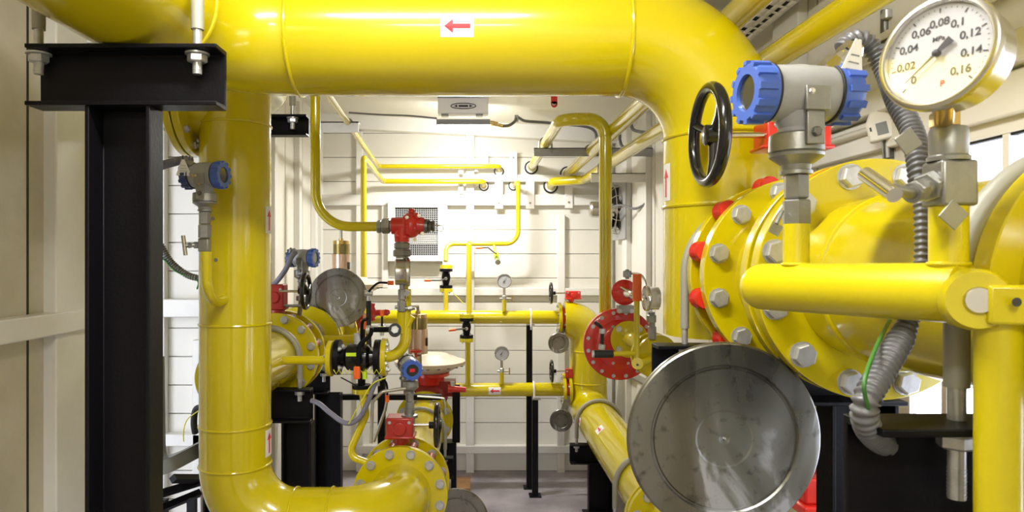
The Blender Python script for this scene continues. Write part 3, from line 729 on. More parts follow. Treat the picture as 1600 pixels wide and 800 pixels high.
support('black support right of the riser under the upper branch pipe', -.93, -.632, ZU-.1105, 2.585, -.742, -.628, h=.127, b=.055)
ubolt('grey u-bolt over the branch pipe right of the riser', XU, ZU, 2.62, .1205, .0120, ZU-.1105)
support('second black support, further back and right of the first, under the branch pipe', -.93, -.655, ZU-.1105, 3.0, -.715, -.600, h=.10, b=.055)
ubolt('grey u-bolt of the second support under the branch pipe', XU, ZU, 3.035, .1205, .011, ZU-.1105)
support('short black bracket beam high behind the riser, left of the thin vent pipe', -1.02, -.613, H+.521, 2.45, -.985, -.905, h=.075, b=.05)
ubolt('grey u-bolt on the bracket beam high behind the riser', -.785, H+.64, 2.475, .1175, .0115, H+.521)
def post(label, px, d, pyt, w_=.04, group=None, top=True):
    c = at(px, 700, d); z1 = H+(CY-pyt)*d/F
    r = thing('support_post', label, 'post', (c.x, d, 0), group)
    MB().bb(c.x-w_/2, c.x+w_/2, d-w_/2, d+w_/2, 0, z1).build('tube', BLK, r, bev=.002)
    if top: MB().bb(c.x-w_*.5, c.x+w_*.9, d-w_*.6, d+w_*.6, z1, z1+.006).build('top_plate', GALV, r)
    MB().bb(c.x-w_, c.x+w_, d-w_, d+w_, 0, .008).build('foot_plate', BLK, r)
    return r
post('slim black post under the upper back wall pipe', 827, 4.72, 508)
post('slim black post under the lower back wall pipe', 836, 4.56, 624)
def clamp(label, x, y, z, r):
    t = thing('pipe_clamp', label, 'clamp', (x, y, z-r-.02)); m = MB()
    pts = [V(x, y+r*math.cos(q), z+r*math.sin(q)) for q in [PI*k/20 for k in range(21)]]; pts = [V(x, y+r, z-r-.01)]+pts+[V(x, y-r, z-r-.01)]
    m.tube(pts, .007, 10); m.build('strap', PW2, t)
    for s in (-1, 1): MB().cyl((x, y+s*r, z-r-.03), (x, y+s*r, z-r-.005), .006, seg=10).build('bolt', ZINC, t)
clamp('white pipe strap on the upper back wall pipe', (829-CX)*4.66/F, 4.665, H-.395, .052)
clamp('white pipe strap on the lower back wall pipe', (834-CX)*4.62/F, 4.635, H-.885, .052)
fr = thing('pipe_stand', 'black post and beam right of the lower valve handwheel', 'support', (-.13, 3.7, 0))
m = MB(); csec(m, at(707, 690, 3.62), at(707, 602, 3.62), (-1, 0, 0), .045, .04, .005); m.build('post', BLK, fr)
m = MB(); m.bb(at(687, 700, 3.6).x, at(713, 700, 3.6).x, 3.57, 3.66, at(0, 745, 3.6).z, at(0, 690, 3.6).z); m.bb(at(705, 700, 3.6).x, at(713, 700, 3.6).x, 3.57, 3.66, 0, at(0, 745, 3.6).z); m.build('beam', BLK, fr, bev=.002)
MB().cyl(at(707, 604, 3.60), at(707, 596, 3.60), .012, seg=14).build('bolt', ZINC, fr)
f2 = thing('equipment_stand', 'black frame with a cross bar behind the bypass valves', 'support', at(597, 700, 3.05)*1)
f2.location.z = 0; WL[f2.name] = Vector(f2.location)
a, b = at(591, 585, 3.05), at(602, 585, 3.05)
MB().bb(a.x, b.x, 3.03, 3.07, 0, a.z).build('post', BLK, f2, bev=.002)
a, b = at(535, 624, 3.1), at(690, 616, 3.1); MB().bb(a.x, b.x, 3.08, 3.11, a.z, b.z).build('cross_bar', BLK, f2, bev=.002)
wb = MB().bb(at(713, 0, 4.55).x-.0, at(735, 0, 4.55).x, 4.45, 4.7, .0, .085); tag(wb.build('wood_block', [WOOD]), 'dark wooden block on the floor by the back wall', 'block')

# ================================================================== REGULATORS WITH DIAPHRAGM CASINGS
def regulator(label, c, R, body_z, bw=1.45, mcol=DRED):
    c = Vector(c); r = thing('gas_regulator', label, 'gas regulator', V(c.x, c.y, body_z-.10))
    m = MB(); m.lathe(c, Z3, [(-R*.32, R*.20), (-R*.30, R*.45), (-R*.12, R*.80), (-R*.05, R*.86), (-R*.04, R*1.0), (R*.0, R*1.0)], 64); m.build('lower_casing', BONE, r)
    m = MB(); m.lathe(c, Z3, [(.001, R), (R*.05, R), (R*.06, R*.88), (R*.14, R*.76), (R*.17, R*.58), (R*.23, R*.52), (R*.26, R*.30), (R*.28, .0001)], 64); uc = m.build('upper_casing', BONE, r)
    for k in range(20):
        q = 2*PI*k/20; bolt(uc, c+V(R*.94*math.cos(q), R*.94*math.sin(q), -R*.045), (0, 0, -1), .009, DSTEEL)
    m = MB(); m.lathe(V(c.x, c.y, body_z), Z3, [(.02, R*.34), (c.z-body_z-R*.38, R*.42), (c.z-body_z-R*.36, R*.55), (c.z-body_z-R*.28, R*.55)], 32)
    m.build('neck', RED, r)
    m = MB(); m.sph((c.x, c.y, body_z), R*.52, 28, 14, (1, 1, .9)); m.box((c.x, c.y, body_z+R*.2), (R*bw, R*.55, R*.42)); m.build('body', mcol, r, bev=.004)
    return r
r2 = regulator('gas regulator with bone coloured round diaphragm casing, near the middle', at(672, 566, 3.78), .195, at(0, 618, 3.75).z)
MB().cyl(at(700, 607, 3.6), at(728, 609, 3.6), .020, .014, seg=20).build('red_plug', RED, r2)
r1 = regulator('gas regulator with pale diaphragm casing, half hidden behind the left steel blind', at(546, 446, 3.95), .195, at(0, 512, 3.95).z, bw=.9)
def pilot(label, px, py0, py1, d, up):
    a, b = at(px, py0, d), at(px, py1, d); h = a.z-b.z; R = h*.22
    r = thing('pilot_valve', label, 'pilot valve', b)
    m = MB(); m.lathe(b, Z3, [(0, R*.95), (0, R*1.12), (h*.62, R*1.12), (h*.62, R*.9)], 32); m.build('lower_barrel', COPP, r)
    m = MB(); m.lathe(b, Z3, [(h*.62, R*.98), (h*.64, R), (h*.90, R), (h*.90, R*.98)], 32); m.build('glass_barrel', DBRASS, r)
    m = MB(); m.lathe(b, Z3, [(h*.90, R*1.02), (h*.99, R*1.02), (h, R*.9), (h, R*.3), (h*1.06, R*.3), (h*1.06, R*.12)], 32)
    for k in range(3): q = .5+2*PI*k/3; m.cyl(b+V(R*math.cos(q), R*math.sin(q), h*.6), b+V(R*math.cos(q), R*math.sin(q), h*.92), R*.14, seg=8)
    m.build('head', BRASS, r)
    MB().tube([Vector(p) for p in up], .0075, 10).build('tube', TUBEG, r)
    m = MB(); m.lathe(b+V(-.004, -R*1.6, h*.06), Z3, [(0, .008), (.004, R*.65), (.012, R*.70), (.016, R*.4)], 20); m.cyl(b+V(-.004, -R*1.6, -h*.1), b+V(-.004, -R*1.6, h*.08), .006, seg=10); m.cyl(b+V(-.004, -R*1.6, -h*.06), b+V(0, -R*.9, -h*.06), .006, seg=10); m.build('red_knob', RED, r)
    m = MB(); m.box(b+V(R*1.1, -R*.35, h*.3), (.004, R*.6, h*.2)); m.build('nameplate', INK, r)
    return r
pilot('brass pilot valve standing above the left steel blind', 533, 376, 432, 3.45, [at(533, 377, 3.45), at(533, 350, 3.45)])
pilot('brass pilot valve right of the bypass riser, over the bone coloured casing', 653, 490, 552, 3.3, fillet([at(653, 492, 3.3), at(653, 478, 3.3), at(632, 478, 2.95)], .02, 6))
tag(MB().cyl(at(533, 432, 3.45), at(533, 456, 3.5), .018, seg=16).build('pilot_pipe', BRASS), 'short brass pipe below the left pilot valve', 'pipe')
tag(MB().cyl(at(653, 552, 3.3), at(654, 575, 3.4), .018, seg=16).build('pilot_pipe', TUBEG), 'short pipe below the pilot valve over the bone coloured casing', 'pipe')

# ================================================================== BYPASS: ball valve, relief valve, vent
DB = 2.45
bp = thing('bypass_pipe', 'thin yellow branch from the riser line to the horizontal black ball valve', 'pipe', at(470, 566, DB))
MB().tube([at(405, 563, DB), at(512, 563, DB)], .0160, 24).build('pipe_run', YEL, bp)
flange(bp, at(517, 560, DB), (-1, 0, 0), .064, .01, .018, 4, .048, .007, off=.2, nut=True, seg=40)
bv = thing('ball_valve', 'horizontal black flanged ball valve with chain seal, right of the riser', 'valve', at(562, 590, DB))
c0, c1 = at(524, 558, DB), at(594, 558, DB); L = (c1-c0).length
for p, s in ((c0, 1), (c1, -1)):
    f_ = MB().cyl(p, p+V(s*.018, 0, 0), .063, seg=36).build('valve_flange', BLK, bv)
    for k in range(4): q = PI/4+PI/2*k; bolt(f_, p+V(s*.018, .047*math.cos(q), .047*math.sin(q)), (s, 0, 0), .0085, ZINC, True)
MB().lathe(c0, X3, [(.017, .03), (.035, .033), (.045, .046), (L*.5, .050), (L-.045, .046), (L-.035, .033), (L-.017, .03)], 32).build('body', BLKG, bv)
MB().cyl(c0+V(L*.5, 0, .04), c0+V(L*.5, 0, .085), .014, seg=16).build('stem', ZINC, bv)
MB().tube(smoothpath([at(566, 540, DB), at(566, 505, DB-.03), at(574, 498, DB-.06), at(583, 478, DB-.08), at(598, 476, DB-.1)][:3], 6), .006, 8).build('stem_link', BLK, bv)
MB().tube(smoothpath([at(560, 575, DB-.09), at(560, 552, DB-.09), at(563, 538, DB-.09), at(578, 524, DB-.09), at(581, 512, DB-.09)], 8), .0075, 12).build('lever', BLK, bv)
m = MB(); a = at(558, 582, DB-.09); m.bb(a.x-.011, a.x+.011, a.y-.011, a.y+.011, a.z-.022, a.z+.022); m.build('orange_grip', ORG, bv, bev=.003)
MB().box(c0+V(L*.45, -.048, .016), (.05, .006, .012)).build('lime_label', LIME, bv)
zz = [at(521+i*4.2, 581+(3.5 if i % 2 else -3.5), DB-.07) for i in range(19)]
MB().tube(zz, .0022, 6).build('seal_wire', YWIRE, bv)
b2 = thing('bypass_riser', 'yellow bend and riser from the black ball valve up to the red relief valve', 'pipe', at(601, 590, DB))
flange(b2, at(601, 558, DB), (1, 0, 0), .068, .01, .018, 4, .05, .008, off=.2, nut=True, seg=40)
MB().tube(fillet([at(603, 558, DB), at(634, 556, DB), at(634, 452, DB+.02)], .075, 16), .0195, 28).build('pipe_run', YEL, b2)
MB().tube([at(634, 455, DB+.02), at(634, 398, DB+.01)], .0095, 16).build('thin_run', YEL2, b2)
MB().tube([at(627, 520, DB), at(627, 487, DB-.01)], .0150, 24).build('gauge_stub', YEL, b2)
m = MB(); a = at(640, 503, DB); m.tube([a+V(-.02, 0, -.03), a+V(.012, 0, .02)], .011, 14); m.build('elbow_boss', YEL, b2)
# gauge on its fittings, seen from the side
g_, top = gauge('pressure gauge seen from its side below the red relief valve', at(640, 425, DB-.01), (1, .12, 0), .052, at(627, 487, DB-.01), depth=.052)
m = MB(); m.hexn(at(628, 487, DB-.01), at(628, 470, DB-.01), .0165); m.hexn(at(628, 468, DB-.01), at(628, 452, DB-.01), .014); m.cyl(at(628, 470, DB-.01), at(628, 440, DB-.01), .009, seg=14); m.build('needle_valve', GALV, g_)
m = MB(); m.cyl(at(633, 482, DB-.01), at(648, 481, DB-.01), .007, seg=12); m.hexn(at(637, 482, DB-.01), at(645, 481, DB-.01), .009); m.cyl(at(622, 480, DB-.01), at(617, 480, DB-.01), .006, seg=10); m.build('side_port', GALV, g_)
m = MB(); a = at(636, 458, DB-.03); m.box(a, (.016, .002, .022), Matrix.Rotation(.6, 3, 'Y')); m.build('hang_tag', GALV, g_)
# red relief valve
rv = thing('relief_valve', 'small red cast relief valve before the wall grille', 'valve', at(628, 378, DB))
c = at(640, 352, DB); m = MB()
m.cyl(at(612, 353, DB), at(640, 353, DB), .030, .032, seg=28); m.sph(at(642, 352, DB), .046, 26, 14, (.85, .9, 1)); m.cyl(at(650, 352, DB), at(663, 353, DB), .032, .031, seg=28)
m.cyl(at(628, 356, DB), at(628, 378, DB), .030, .026, seg=26); m.cyl(at(642, 345, DB), at(642, 330, DB), .010, seg=14); m.sph(at(643, 331, DB), .013, 14, 8); m.sph(at(651, 338, DB-.02), .013, 14, 8)
m.lathe(at(633, 352, DB), X3, [(0, .034), (.006, .044), (.016, .044), (.02, .034)], 8); m.cyl(at(619, 368, DB-.015), at(635, 370, DB-.015), .012, seg=14)
m.build('body', RED, rv)
for (px, py) in ((655, 337), (660, 365), (648, 374), (636, 340)): bolt(rv, at(px, py, DB-.035), (.3, -1, 0), .006, CHR)
m = MB(); m.cyl(at(663, 353, DB), at(668, 353, DB), .026, seg=24); m.lathe(at(668, 353, DB), X3, [(0, .02), (.006, .023), (.014, .017), (.02, .022), (.026, .018)], 20); m.build('adjusting_cap', DSTEEL, rv)
m = MB(); m.cyl(at(678, 352, DB), at(688, 352, DB), .002, seg=8); m.ring(at(688, 357, DB), (0, 1, .2), .011, .0012, 20, 6); m.build('seal_ring', ZINC, rv)
m = MB(); m.hexn(at(589, 354, DB), at(596, 354, DB), .024); m.hexn(at(597, 353, DB), at(610, 353, DB), .029); m.cyl(at(596, 354, DB), at(613, 353, DB), .020); m.build('inlet_union', GALV, rv)
m = MB(); m.hexn(at(628, 379, DB), at(628, 389, DB), .030); m.hexn(at(628, 390, DB), at(628, 401, DB), .034); m.cyl(at(628, 376, DB), at(628, 404, DB), .022); m.build('lower_union', GALV, rv)
pipe('vent_pipe', 'slim yellow vent pipe dropping from the ceiling and bending into the red relief valve', 'pipe',
     [at(493, -40, DB), at(493, 354, DB), at(590, 354, DB)], .0172, R=.125, seg=28)
# levers, caps and hoses of the instrument tangle
def lever_valve(label, pts, r_, grip, gm=ORG, body=None, bm=ZINC, d=2.4):
    t = thing('lever_valve', label, 'valve', at(*body, d))
    c = at(*body, d); m = MB(); m.hexn(c+V(-.016, 0, 0), c+V(.016, 0, 0), .013); m.cyl(c, c+V(0, 0, -.03), .008, seg=12); m.sph(c, .014, 14, 8); m.build('body', bm, t)
    P = [at(x, y, d-.01) for x, y in pts]; MB().tube(smoothpath(P, 6), r_, 10).build('lever', BLK, t)
    m = MB(); m.cyl(at(*grip[0], d-.01), at(*grip[1], d-.01), r_*1.9, seg=14); m.build('grip', gm, t); return t
lever_valve('small valve whose bent black lever ends in an orange grip beside the side-on gauge', [(576, 456), (583, 448), (592, 442), (606, 442)], .0045, ((606, 442), (615, 442)), body=(576, 458), d=2.7)
lever_valve('small valve with upright black lever and orange cap below the left steel blind', [(568, 545), (568, 528), (568, 512)], .0055, ((568, 514), (568, 500)), body=(568, 547), d=2.5)
lever_valve('small valve with black lever and orange cap above the horizontal black grip', [(597, 510), (597, 500), (597, 494)], .0040, ((597, 494), (597, 484)), body=(597, 512), d=2.6)
lever_valve('small valve with drooping black lever and orange cap beside the frame post', [(592, 590), (602, 596), (605, 606), (605, 618)], .0040, ((605, 617), (605, 628)), body=(590, 590), d=2.5)
gb = thing('bar_handle', 'horizontal black bar handle with a large round hex nut end', 'handle', at(600, 524, 2.38))
MB().tube([at(577, 515, 2.4), at(610, 515, 2.38)], .0095, 16).build('bar', BLK, gb)
m = MB(); m.cyl(at(617, 517, 2.40), at(617, 515, 2.36), .022, seg=36); m.build('eye', RUB, gb); m = MB(); m.hexn(at(617, 515, 2.362), at(617, 515, 2.350), .0145); m.build('hex_nut', ZINC, gb)
MB().cyl(at(573, 516, 2.40), at(579, 515, 2.40), .0155, seg=16).build('collar', ZINC, gb)
MB().cyl(at(592, 515, 2.395), at(602, 515, 2.39), .0105, seg=16).build('lime_label', LIME, gb)
tag(MB().tube([at(576, 470, 2.75), at(576, 512, 2.75), at(577, 560, 2.72)], .0105, 14).build('black_hose', RUB), 'upright black hose right of the left steel blind', 'hose')
tag(MB().tube([at(533, 590, 2.5), at(556, 602, 2.45)], .0025, 8).build('black_cable', RUB), 'short thin black cable under the black ball valve', 'cable')
rt = thing('red_valve', 'small red tap with wing handle right of the left steel blind', 'valve', at(585, 500, 2.95))
MB().cyl(at(590, 489, 2.92), at(575, 502, 3.05), .008, seg=12).build('spindle', GALV, rt)
m = MB(); m.cyl(at(583, 489, 2.9), at(607, 488, 2.9), .013, seg=18); m.cyl(at(603, 488, 2.9), at(609, 487, 2.9), .016, .008, seg=18); m.build('body', RED, rt)
m = MB(); m.tube([at(583, 474, 2.88), at(582, 480, 2.88), at(585, 487, 2.88), at(582, 495, 2.88), at(584, 501, 2.88)], .009, 10); m.sph(at(583, 487, 2.88), .014, 12, 8); m.build('wing_handle', RED, rt)
bd = thing('bypass_drain', 'thin yellow drain pipe zigzagging down from a black flange to the lower flange', 'pipe', at(545, 720, 2.5))
m = MB(); m.cyl(at(565, 606, 2.48), at(565, 601, 2.48), .034, seg=28); m.cyl(at(565, 580, 2.48), at(565, 604, 2.48), .014, seg=16); m.build('black_flange', BLK, bd)
MB().cyl(at(565, 614, 2.48), at(565, 607, 2.48), .034, seg=28).build('counter_flange', YEL, bd)
MB().tube(fillet([at(566, 612, 2.48), at(572, 648, 2.48), at(543, 712, 2.47), at(576, 724, 2.46)], .035, 8), .0135, 20).build('pipe_run', YEL, bd)
MB().cyl(at(570, 580, 2.44), at(570, 592, 2.44), .009, seg=14).build('lime_sleeve', LIME, bd)
tag(MB().tube(fillet([at(580, 692, 2.45), at(582, 628, 2.45), at(597, 612, 2.45), at(640, 606, 2.48)], .02, 8), .0062, 12).build('impulse_tube', TUBEG), 'bent bare metal tube left of the lower red gearbox', 'tube')
tag(MB().tube([at(584, 690, 2.6), at(602, 640, 2.6), at(606, 618, 2.6)], .006, 12).build('impulse_tube', TUBEG), 'straight slanting metal tube behind the bent metal tube', 'tube')
m = MB(); m.tube(smoothpath([at(652, 619, 2.5), at(690, 622, 2.5), at(694, 626, 2.5), at(696, 648, 2.5)], 6), .004, 8)
tag(m.build('impulse_tube', TUBEG), 'thin metal rod hooking down above the lower handwheel', 'tube')
conduit('signal_cable', 'grey lilac hose sagging from the black support to the ball valves', 'cable', [at(487, 626, 2.52), at(499, 631, 2.50), at(517, 646, 2.48), at(540, 661, 2.46), at(560, 655, 2.44), at(574, 630, 2.42), at(583, 605, 2.41), at(590, 588, 2.41)], .0092, LILAC, ribs=False)
tag(MB().tube(smoothpath([at(603, 590, 2.39), at(582, 600, 2.39), at(564, 628, 2.39), at(545, 662, 2.40)], 6), .0022, 8).build('earth_wire', YWIRE), 'thin yellow wire crossing the grey lilac hose', 'wire')

# ================================================================== TRANSMITTERS
transmitter('blue capped transmitter with a paper tag, left of the riser', at(320, 274, 1.96), (.985, -.17, 0), .0375, .118, at(320, 372, 1.96), caps=(NAVY, BLUE), windows=(False, True), gland=((-.028, -.01, .022), (-.062, -.0, .040)))
nv = thing('needle_valve', 'needle valve with silver bar handle below the tagged transmitter', 'valve', at(322, 394, 1.97))
m = MB(); a = at(320, 383, 1.97); m.box(a, (.030, .028, .038)); m.cyl(at(320, 375, 1.97), at(320, 366, 1.97), .012, seg=16); m.build('body', GALV, nv, bev=.003)
m = MB(); m.hexn(at(312, 383, 1.97), at(303, 383, 1.96), .010); m.cyl(at(304, 383, 1.96), at(289, 384, 1.95), .006, seg=12); m.hexn(at(299, 383, 1.955), at(294, 384, 1.95), .008); m.build('stem', GALV, nv)
MB().cyl(at(286, 368, 1.95), at(290, 399, 1.95), .0058, seg=14).build('handle', STEEL, nv)
papertag('white paper tag hanging from the transmitter beside the left riser', [at(284, 249, 1.93), at(288, 249, 1.93), at(300, 275, 1.93), at(275, 274, 1.93)], cable_pt=at(285, 243, 1.94))
conduit('cable_conduit', 'grey ribbed conduit leading left from the tagged transmitter', 'conduit', [at(300, 252, 1.97), at(288, 250, 1.97), at(265, 255, 1.98), at(244, 262, 2.0), at(215, 275, 2.02)], .0115, LILAC, pitch=.0075)
tag(MB().tube(smoothpath([at(300, 272, 1.93), at(306, 282, 1.925), at(312, 288, 1.925)], 5), .003, 8).build('orange_lead', mat('amber', (.8, .42, .02), .4)), 'short amber lead on the front of the tagged transmitter', 'cable')
transmitter('blue capped transmitter above the small handwheel, left of the left steel blind', at(473, 403, 2.78), (.97, -.24, 0), .036, .115, at(472, 452, 2.80), caps=(NAVY, BLUE), windows=(False, True), gland=((-.03, -.01, .024), (-.050, -.02, .030)))
st_ = MB(); st_.cyl(at(472, 452, 2.80), at(468, 492, 2.82), .010, seg=14); st_.hexn(at(470, 470, 2.8), at(470, 462, 2.8), .018); tag(st_.build('impulse_pipe', GALV), 'short metal pipe under the transmitter beside the left steel blind', 'pipe')
conduit('signal_cable', 'grey lilac hose dropping from the transmitter beside the left steel blind', 'cable', [at(462, 393, 2.73), at(455, 402, 2.72), at(447, 420, 2.72), at(434, 438, 2.74), at(424, 447, 2.8)], .0105, LILAC, ribs=False)
transmitter('transmitter facing us with a blue cap and red display, above the lower red gearbox', at(640, 573, 2.50), (-.28, .95, .10), .036, .11, at(640, 640, 2.50), caps=(BLUE, GREYP), windows=(True, False), red_lcd=True)
t3 = MB(); t3.lathe(at(640, 652, 2.5), Z3, [(0, .03), (.01, .03), (.012, .018), (.03, .018)], 20); tag(t3.build('mounting_socket', GALV), 'round metal socket between the red display transmitter and the lower red gearbox', 'fitting')
T4 = transmitter('large blue capped transmitter in the right foreground before the overhead pipe bend', at(1246, 147, .88), (.99, .10, .0), .0375, .138, at(1244, 352, .885), caps=(BLUE, BLUE), windows=(True, False), gland=((.035, 0, .026), (.078, .005, .062)), big=True)
papertag('white paper tag on the grey conduit behind the big gauge', [at(1337, 60, .86), at(1346, 62, .86), at(1347, 133, .86), at(1306, 124, .86)], lines=4, cable_pt=at(1331, 62, .865))

# ================================================================== FOREGROUND MANIFOLD AND BIG GAUGE
A, B = at(1166, 447, .93), at(1528, 459, .668)
mf = thing('manifold_pipe', 'yellow foreground manifold bar with rounded end, on a yellow post at right', 'pipe manifold', V(at(1560, 600, .66).x, .66, 0))
D_ = (B-A).normalized(); Lm = (B-A).length; rm = .0305
m = MB(); m.lathe(A, D_, [(rm*(1-math.cos(t)), max(rm*math.sin(t), .0002)) for t in [PI/2*k/8 for k in range(9)]]+[(Lm-.012, rm)], 56); m.build('bar', YEL2, mf)
def on(px):
    lo, hi = 0, 1
    for _ in range(40):
        t = (lo+hi)/2; p = A.lerp(B, t); x = CX+p.x/p.y*F
        if x < px: lo = t
        else: hi = t
    return A.lerp(B, lo)
s1 = on(1244); MB().cyl(s1+V(0, 0, .0), V(s1.x, s1.y, at(0, 350, s1.y).z), .0156, seg=36).build('stub', YEL2, mf)
MB().ring(s1+V(0, 0, rm-.001), Z3, .0158, .002, 32, 8).build('weld_ring', YEL2, mf)
s2 = on(1482); MB().cyl(s2, V(s2.x, s2.y, at(0, 323, s2.y).z), .0175, seg=36).build('stub', YEL2, mf)
MB().ring(s2+V(0, 0, rm-.001), Z3, .0178, .0022, 32, 8).build('weld_ring', YEL2, mf)
nb = V(-.35, -.94, 0).normalized(); bc_ = at(1529, 469, .650)
m = MB(); m.lathe(bc_+nb*-.050, nb, [(0, .030), (.044, .030), (.050, .027), (.050, .0001)], 48); m.build('boss', YEL2, mf)
m = MB(); m.lathe(bc_+nb*-.002, nb, [(0, .0128), (.005, .0128), (.0065, .0118), (.0065, .0001)], 40); m.build('pivot_pin', STEEL, mf)
pc = at(1560, 505, .665)
m = MB(); m.lathe(V(pc.x, pc.y, .01), Z3, [(0, .0202), (pc.z-.01, .0202), (pc.z+.002, .0225), (pc.z+.006, .0205)], 40); m.build('post', YEL2, mf)
MB().bb(pc.x-.05, pc.x+.05, pc.y-.05, pc.y+.05, 0, .01).build('foot_plate', YEL2, mf)
P0, P1 = at(1535, 475, .655), at(1720, 478, .63)
d_ = (P1-P0).normalized(); M_ = Matrix((d_, Z3.cross(d_), Z3)).transposed()
m = MB(); m.box((P0+P1)/2, ((P1-P0).length, .03, .037), M_); m.build('cross_bar', YEL2, mf, bev=.003)
ph = at(1588, 472, .6275); MB().lathe(ph, (0, -1, 0), [(0, .0042), (.0012, .0042), (.0012, .0001)], 20).build('pin_hole_shade', INK, mf)  # flat dark disc paints the shade inside a hole, nothing is cut
# needle valve under the big gauge
q2 = V(s2.x, s2.y, at(0, 323, s2.y).z)
nv2 = thing('needle_valve', 'metal needle valve with round bar handle under the big gauge', 'valve', q2)
zz0 = q2.z
m = MB(); m.box(q2+V(.001, 0, .023), (.036, .034, .046)); m.build('body', GALV, nv2, bev=.003)
m = MB(); zb = zz0+.046; m.lathe(V(q2.x, q2.y, zb), Z3, [(0, .019), (.004, .0195), (.006, .017), (.010, .0175), (.030, .0175), (.034, .016)], 36); m.build('upper_nut', GALV, nv2)
bolt(nv2, q2+V(.019, -.004, .032), (1, 0, 0), .0045, DSTEEL)
m = MB(); e0 = q2+V(-.016, 0, .022); e1 = at(1424, 302, s2.y-.015); dd = (e1-e0).normalized(); m.cyl(e0, e1, .010, seg=20); m.hexn(e0, e0+dd*.012, .0155); m.hexn(e0+dd*.02, e0+dd*.032, .012); m.build('stem', GALV, nv2)
MB().cyl(at(1398, 305, s2.y-.05), at(1352, 272, s2.y+.0), .0075, seg=20).build('bar_handle', CHR, nv2)
MB().cyl(e1, at(1392, 296, s2.y-.035), .006, seg=14).build('handle_pin', GALV, nv2)
mt = MB(); cc = at(1490, 336, s2.y-.045); mt.box(cc, (.021, .0015, .021), Matrix.Rotation(.72, 3, 'Y')); tag(mt.build('metal_tag', GALV, bev=.0007), 'diamond shaped metal tag under the needle valve of the big gauge', 'tag')
mt = MB(); cc = at(1419, 221, s2.y-.06); mt.box(cc, (.019, .0015, .019), Matrix.Rotation(.95, 3, 'Y')); tag(mt.build('metal_tag', GALV, bev=.0007), 'square metal tag hanging before the ribbed conduit under the big gauge', 'tag')
mt = MB(); cc = at(1212, 358, .86); mt.box(cc, (.014, .0012, .014), Matrix.Rotation(.5, 3, 'Y')); mt.tube([cc+V(0, 0, .006), at(1222, 330, .87)], .003, 8); tag(mt.build('metal_tag', GALV), 'small metal tag left of the transmitter riser in the foreground', 'tag')
n_ = V(-.885, -.46, .10).normalized(); GC = at(1461, 82, .652)
gz_, _ = gauge('big steel pressure gauge with black numerals in the right foreground', GC, n_, .0555, V(q2.x, q2.y, zb+.034), depth=.042, big=True, val=.02, face=DIALW)
gs = MB(); gt = at(0, 165, .68).z; gs.hexn((q2.x-.004, q2.y, zb+.034), (q2.x-.004, q2.y, zb+.050), .0135); gs.hexn((q2.x-.004, q2.y, zb+.050), (q2.x-.004, q2.y, zb+.062), .011); gs.cyl((q2.x-.004, q2.y, zb+.034), GC-n_*.018-V(0, 0, .045), .0078, seg=20); gs.build('stem', BRASS, gz_)
# ribbed conduit from the big transmitter, behind the gauge, down to the near support
conduit('cable_conduit', 'ribbed grey conduit from the big transmitter past the gauge to the near black support', 'conduit',
        [at(1316, 78, .93), at(1328, 66, .93), at(1345, 62, .93), at(1365, 78, .93), at(1383, 110, .92), at(1402, 160, .88), at(1425, 205, .84), at(1437, 260, .80), at(1441, 330, .785), at(1442, 400, .775), at(1434, 460, .765), at(1412, 520, .75), at(1378, 580, .72), at(1352, 630, .70), at(1358, 672, .72), at(1388, 700, .78)], .0124, COND, pitch=.0076, scale=lambda t: .98 if t < .43 else (.66 if t < .63 else min(1, .66+(t-.63)*7)))
tag(MB().tube(smoothpath([at(1390, 500, .80), at(1368, 545, .72), at(1352, 590, .68), at(1352, 620, .68), at(1366, 658, .71), at(1392, 682, .76)], 8), .0022, 10).build('earth_wire', GRN), 'thin green wire running beside the ribbed conduit down to the near black support', 'wire')

# ================================================================== SMALL PIPING AT THE BACK
def wall_hole(root, p, r):
    MB().ring(p, Y3, r*1.45, r*.22, 32, 8).build('rubber_ring', RUB, root)
    MB().cyl(p+V(0, .008, 0), p+V(0, -.012, 0), r*1.3, seg=24).build('sleeve', WHT, root)
# pipe 1: out of the wall, forward, right and down into the red regulator
p = pipe('vent_pipe', 'yellow pipe from the back wall looping right and down to the red regulator', 'pipe', [(.406, 5.09, H+.683), (.406, 3.33, H+.683), (.627, 3.33, H+.683), (.627, 3.33, H-.34)], .0305, R=[.085, .085], seg=32)
wall_hole(p, V(.406, 5.09, H+.683), .0305)
for q, ax in ((V(.49, 3.33, H+.683), X3), (V(.542, 3.33, H+.683), X3), (V(.627, 3.33, H+.598), Z3)): weld(p, q, ax, .0305)
p = pipe('vent_pipe', 'yellow pipe from the back wall under the ceiling, passing behind the overhead bend', 'pipe', [(.675, 5.09, H+.635), (.675, .3, H+.635)], .036, seg=36)
wall_hole(p, V(.675, 5.09, H+.635), .034)
p = pipe('vent_pipe', 'yellow pipe leaving the back wall with a bend, then along the right wall towards us', 'pipe', [(.55, 5.09, H+.545), (.55, 4.93, H+.560), (.755, 4.80, H+.560), (.762, .3, H+.495)], .033, R=[.06, .10], seg=36)
wall_hole(p, V(.55, 5.09, H+.545), .033)
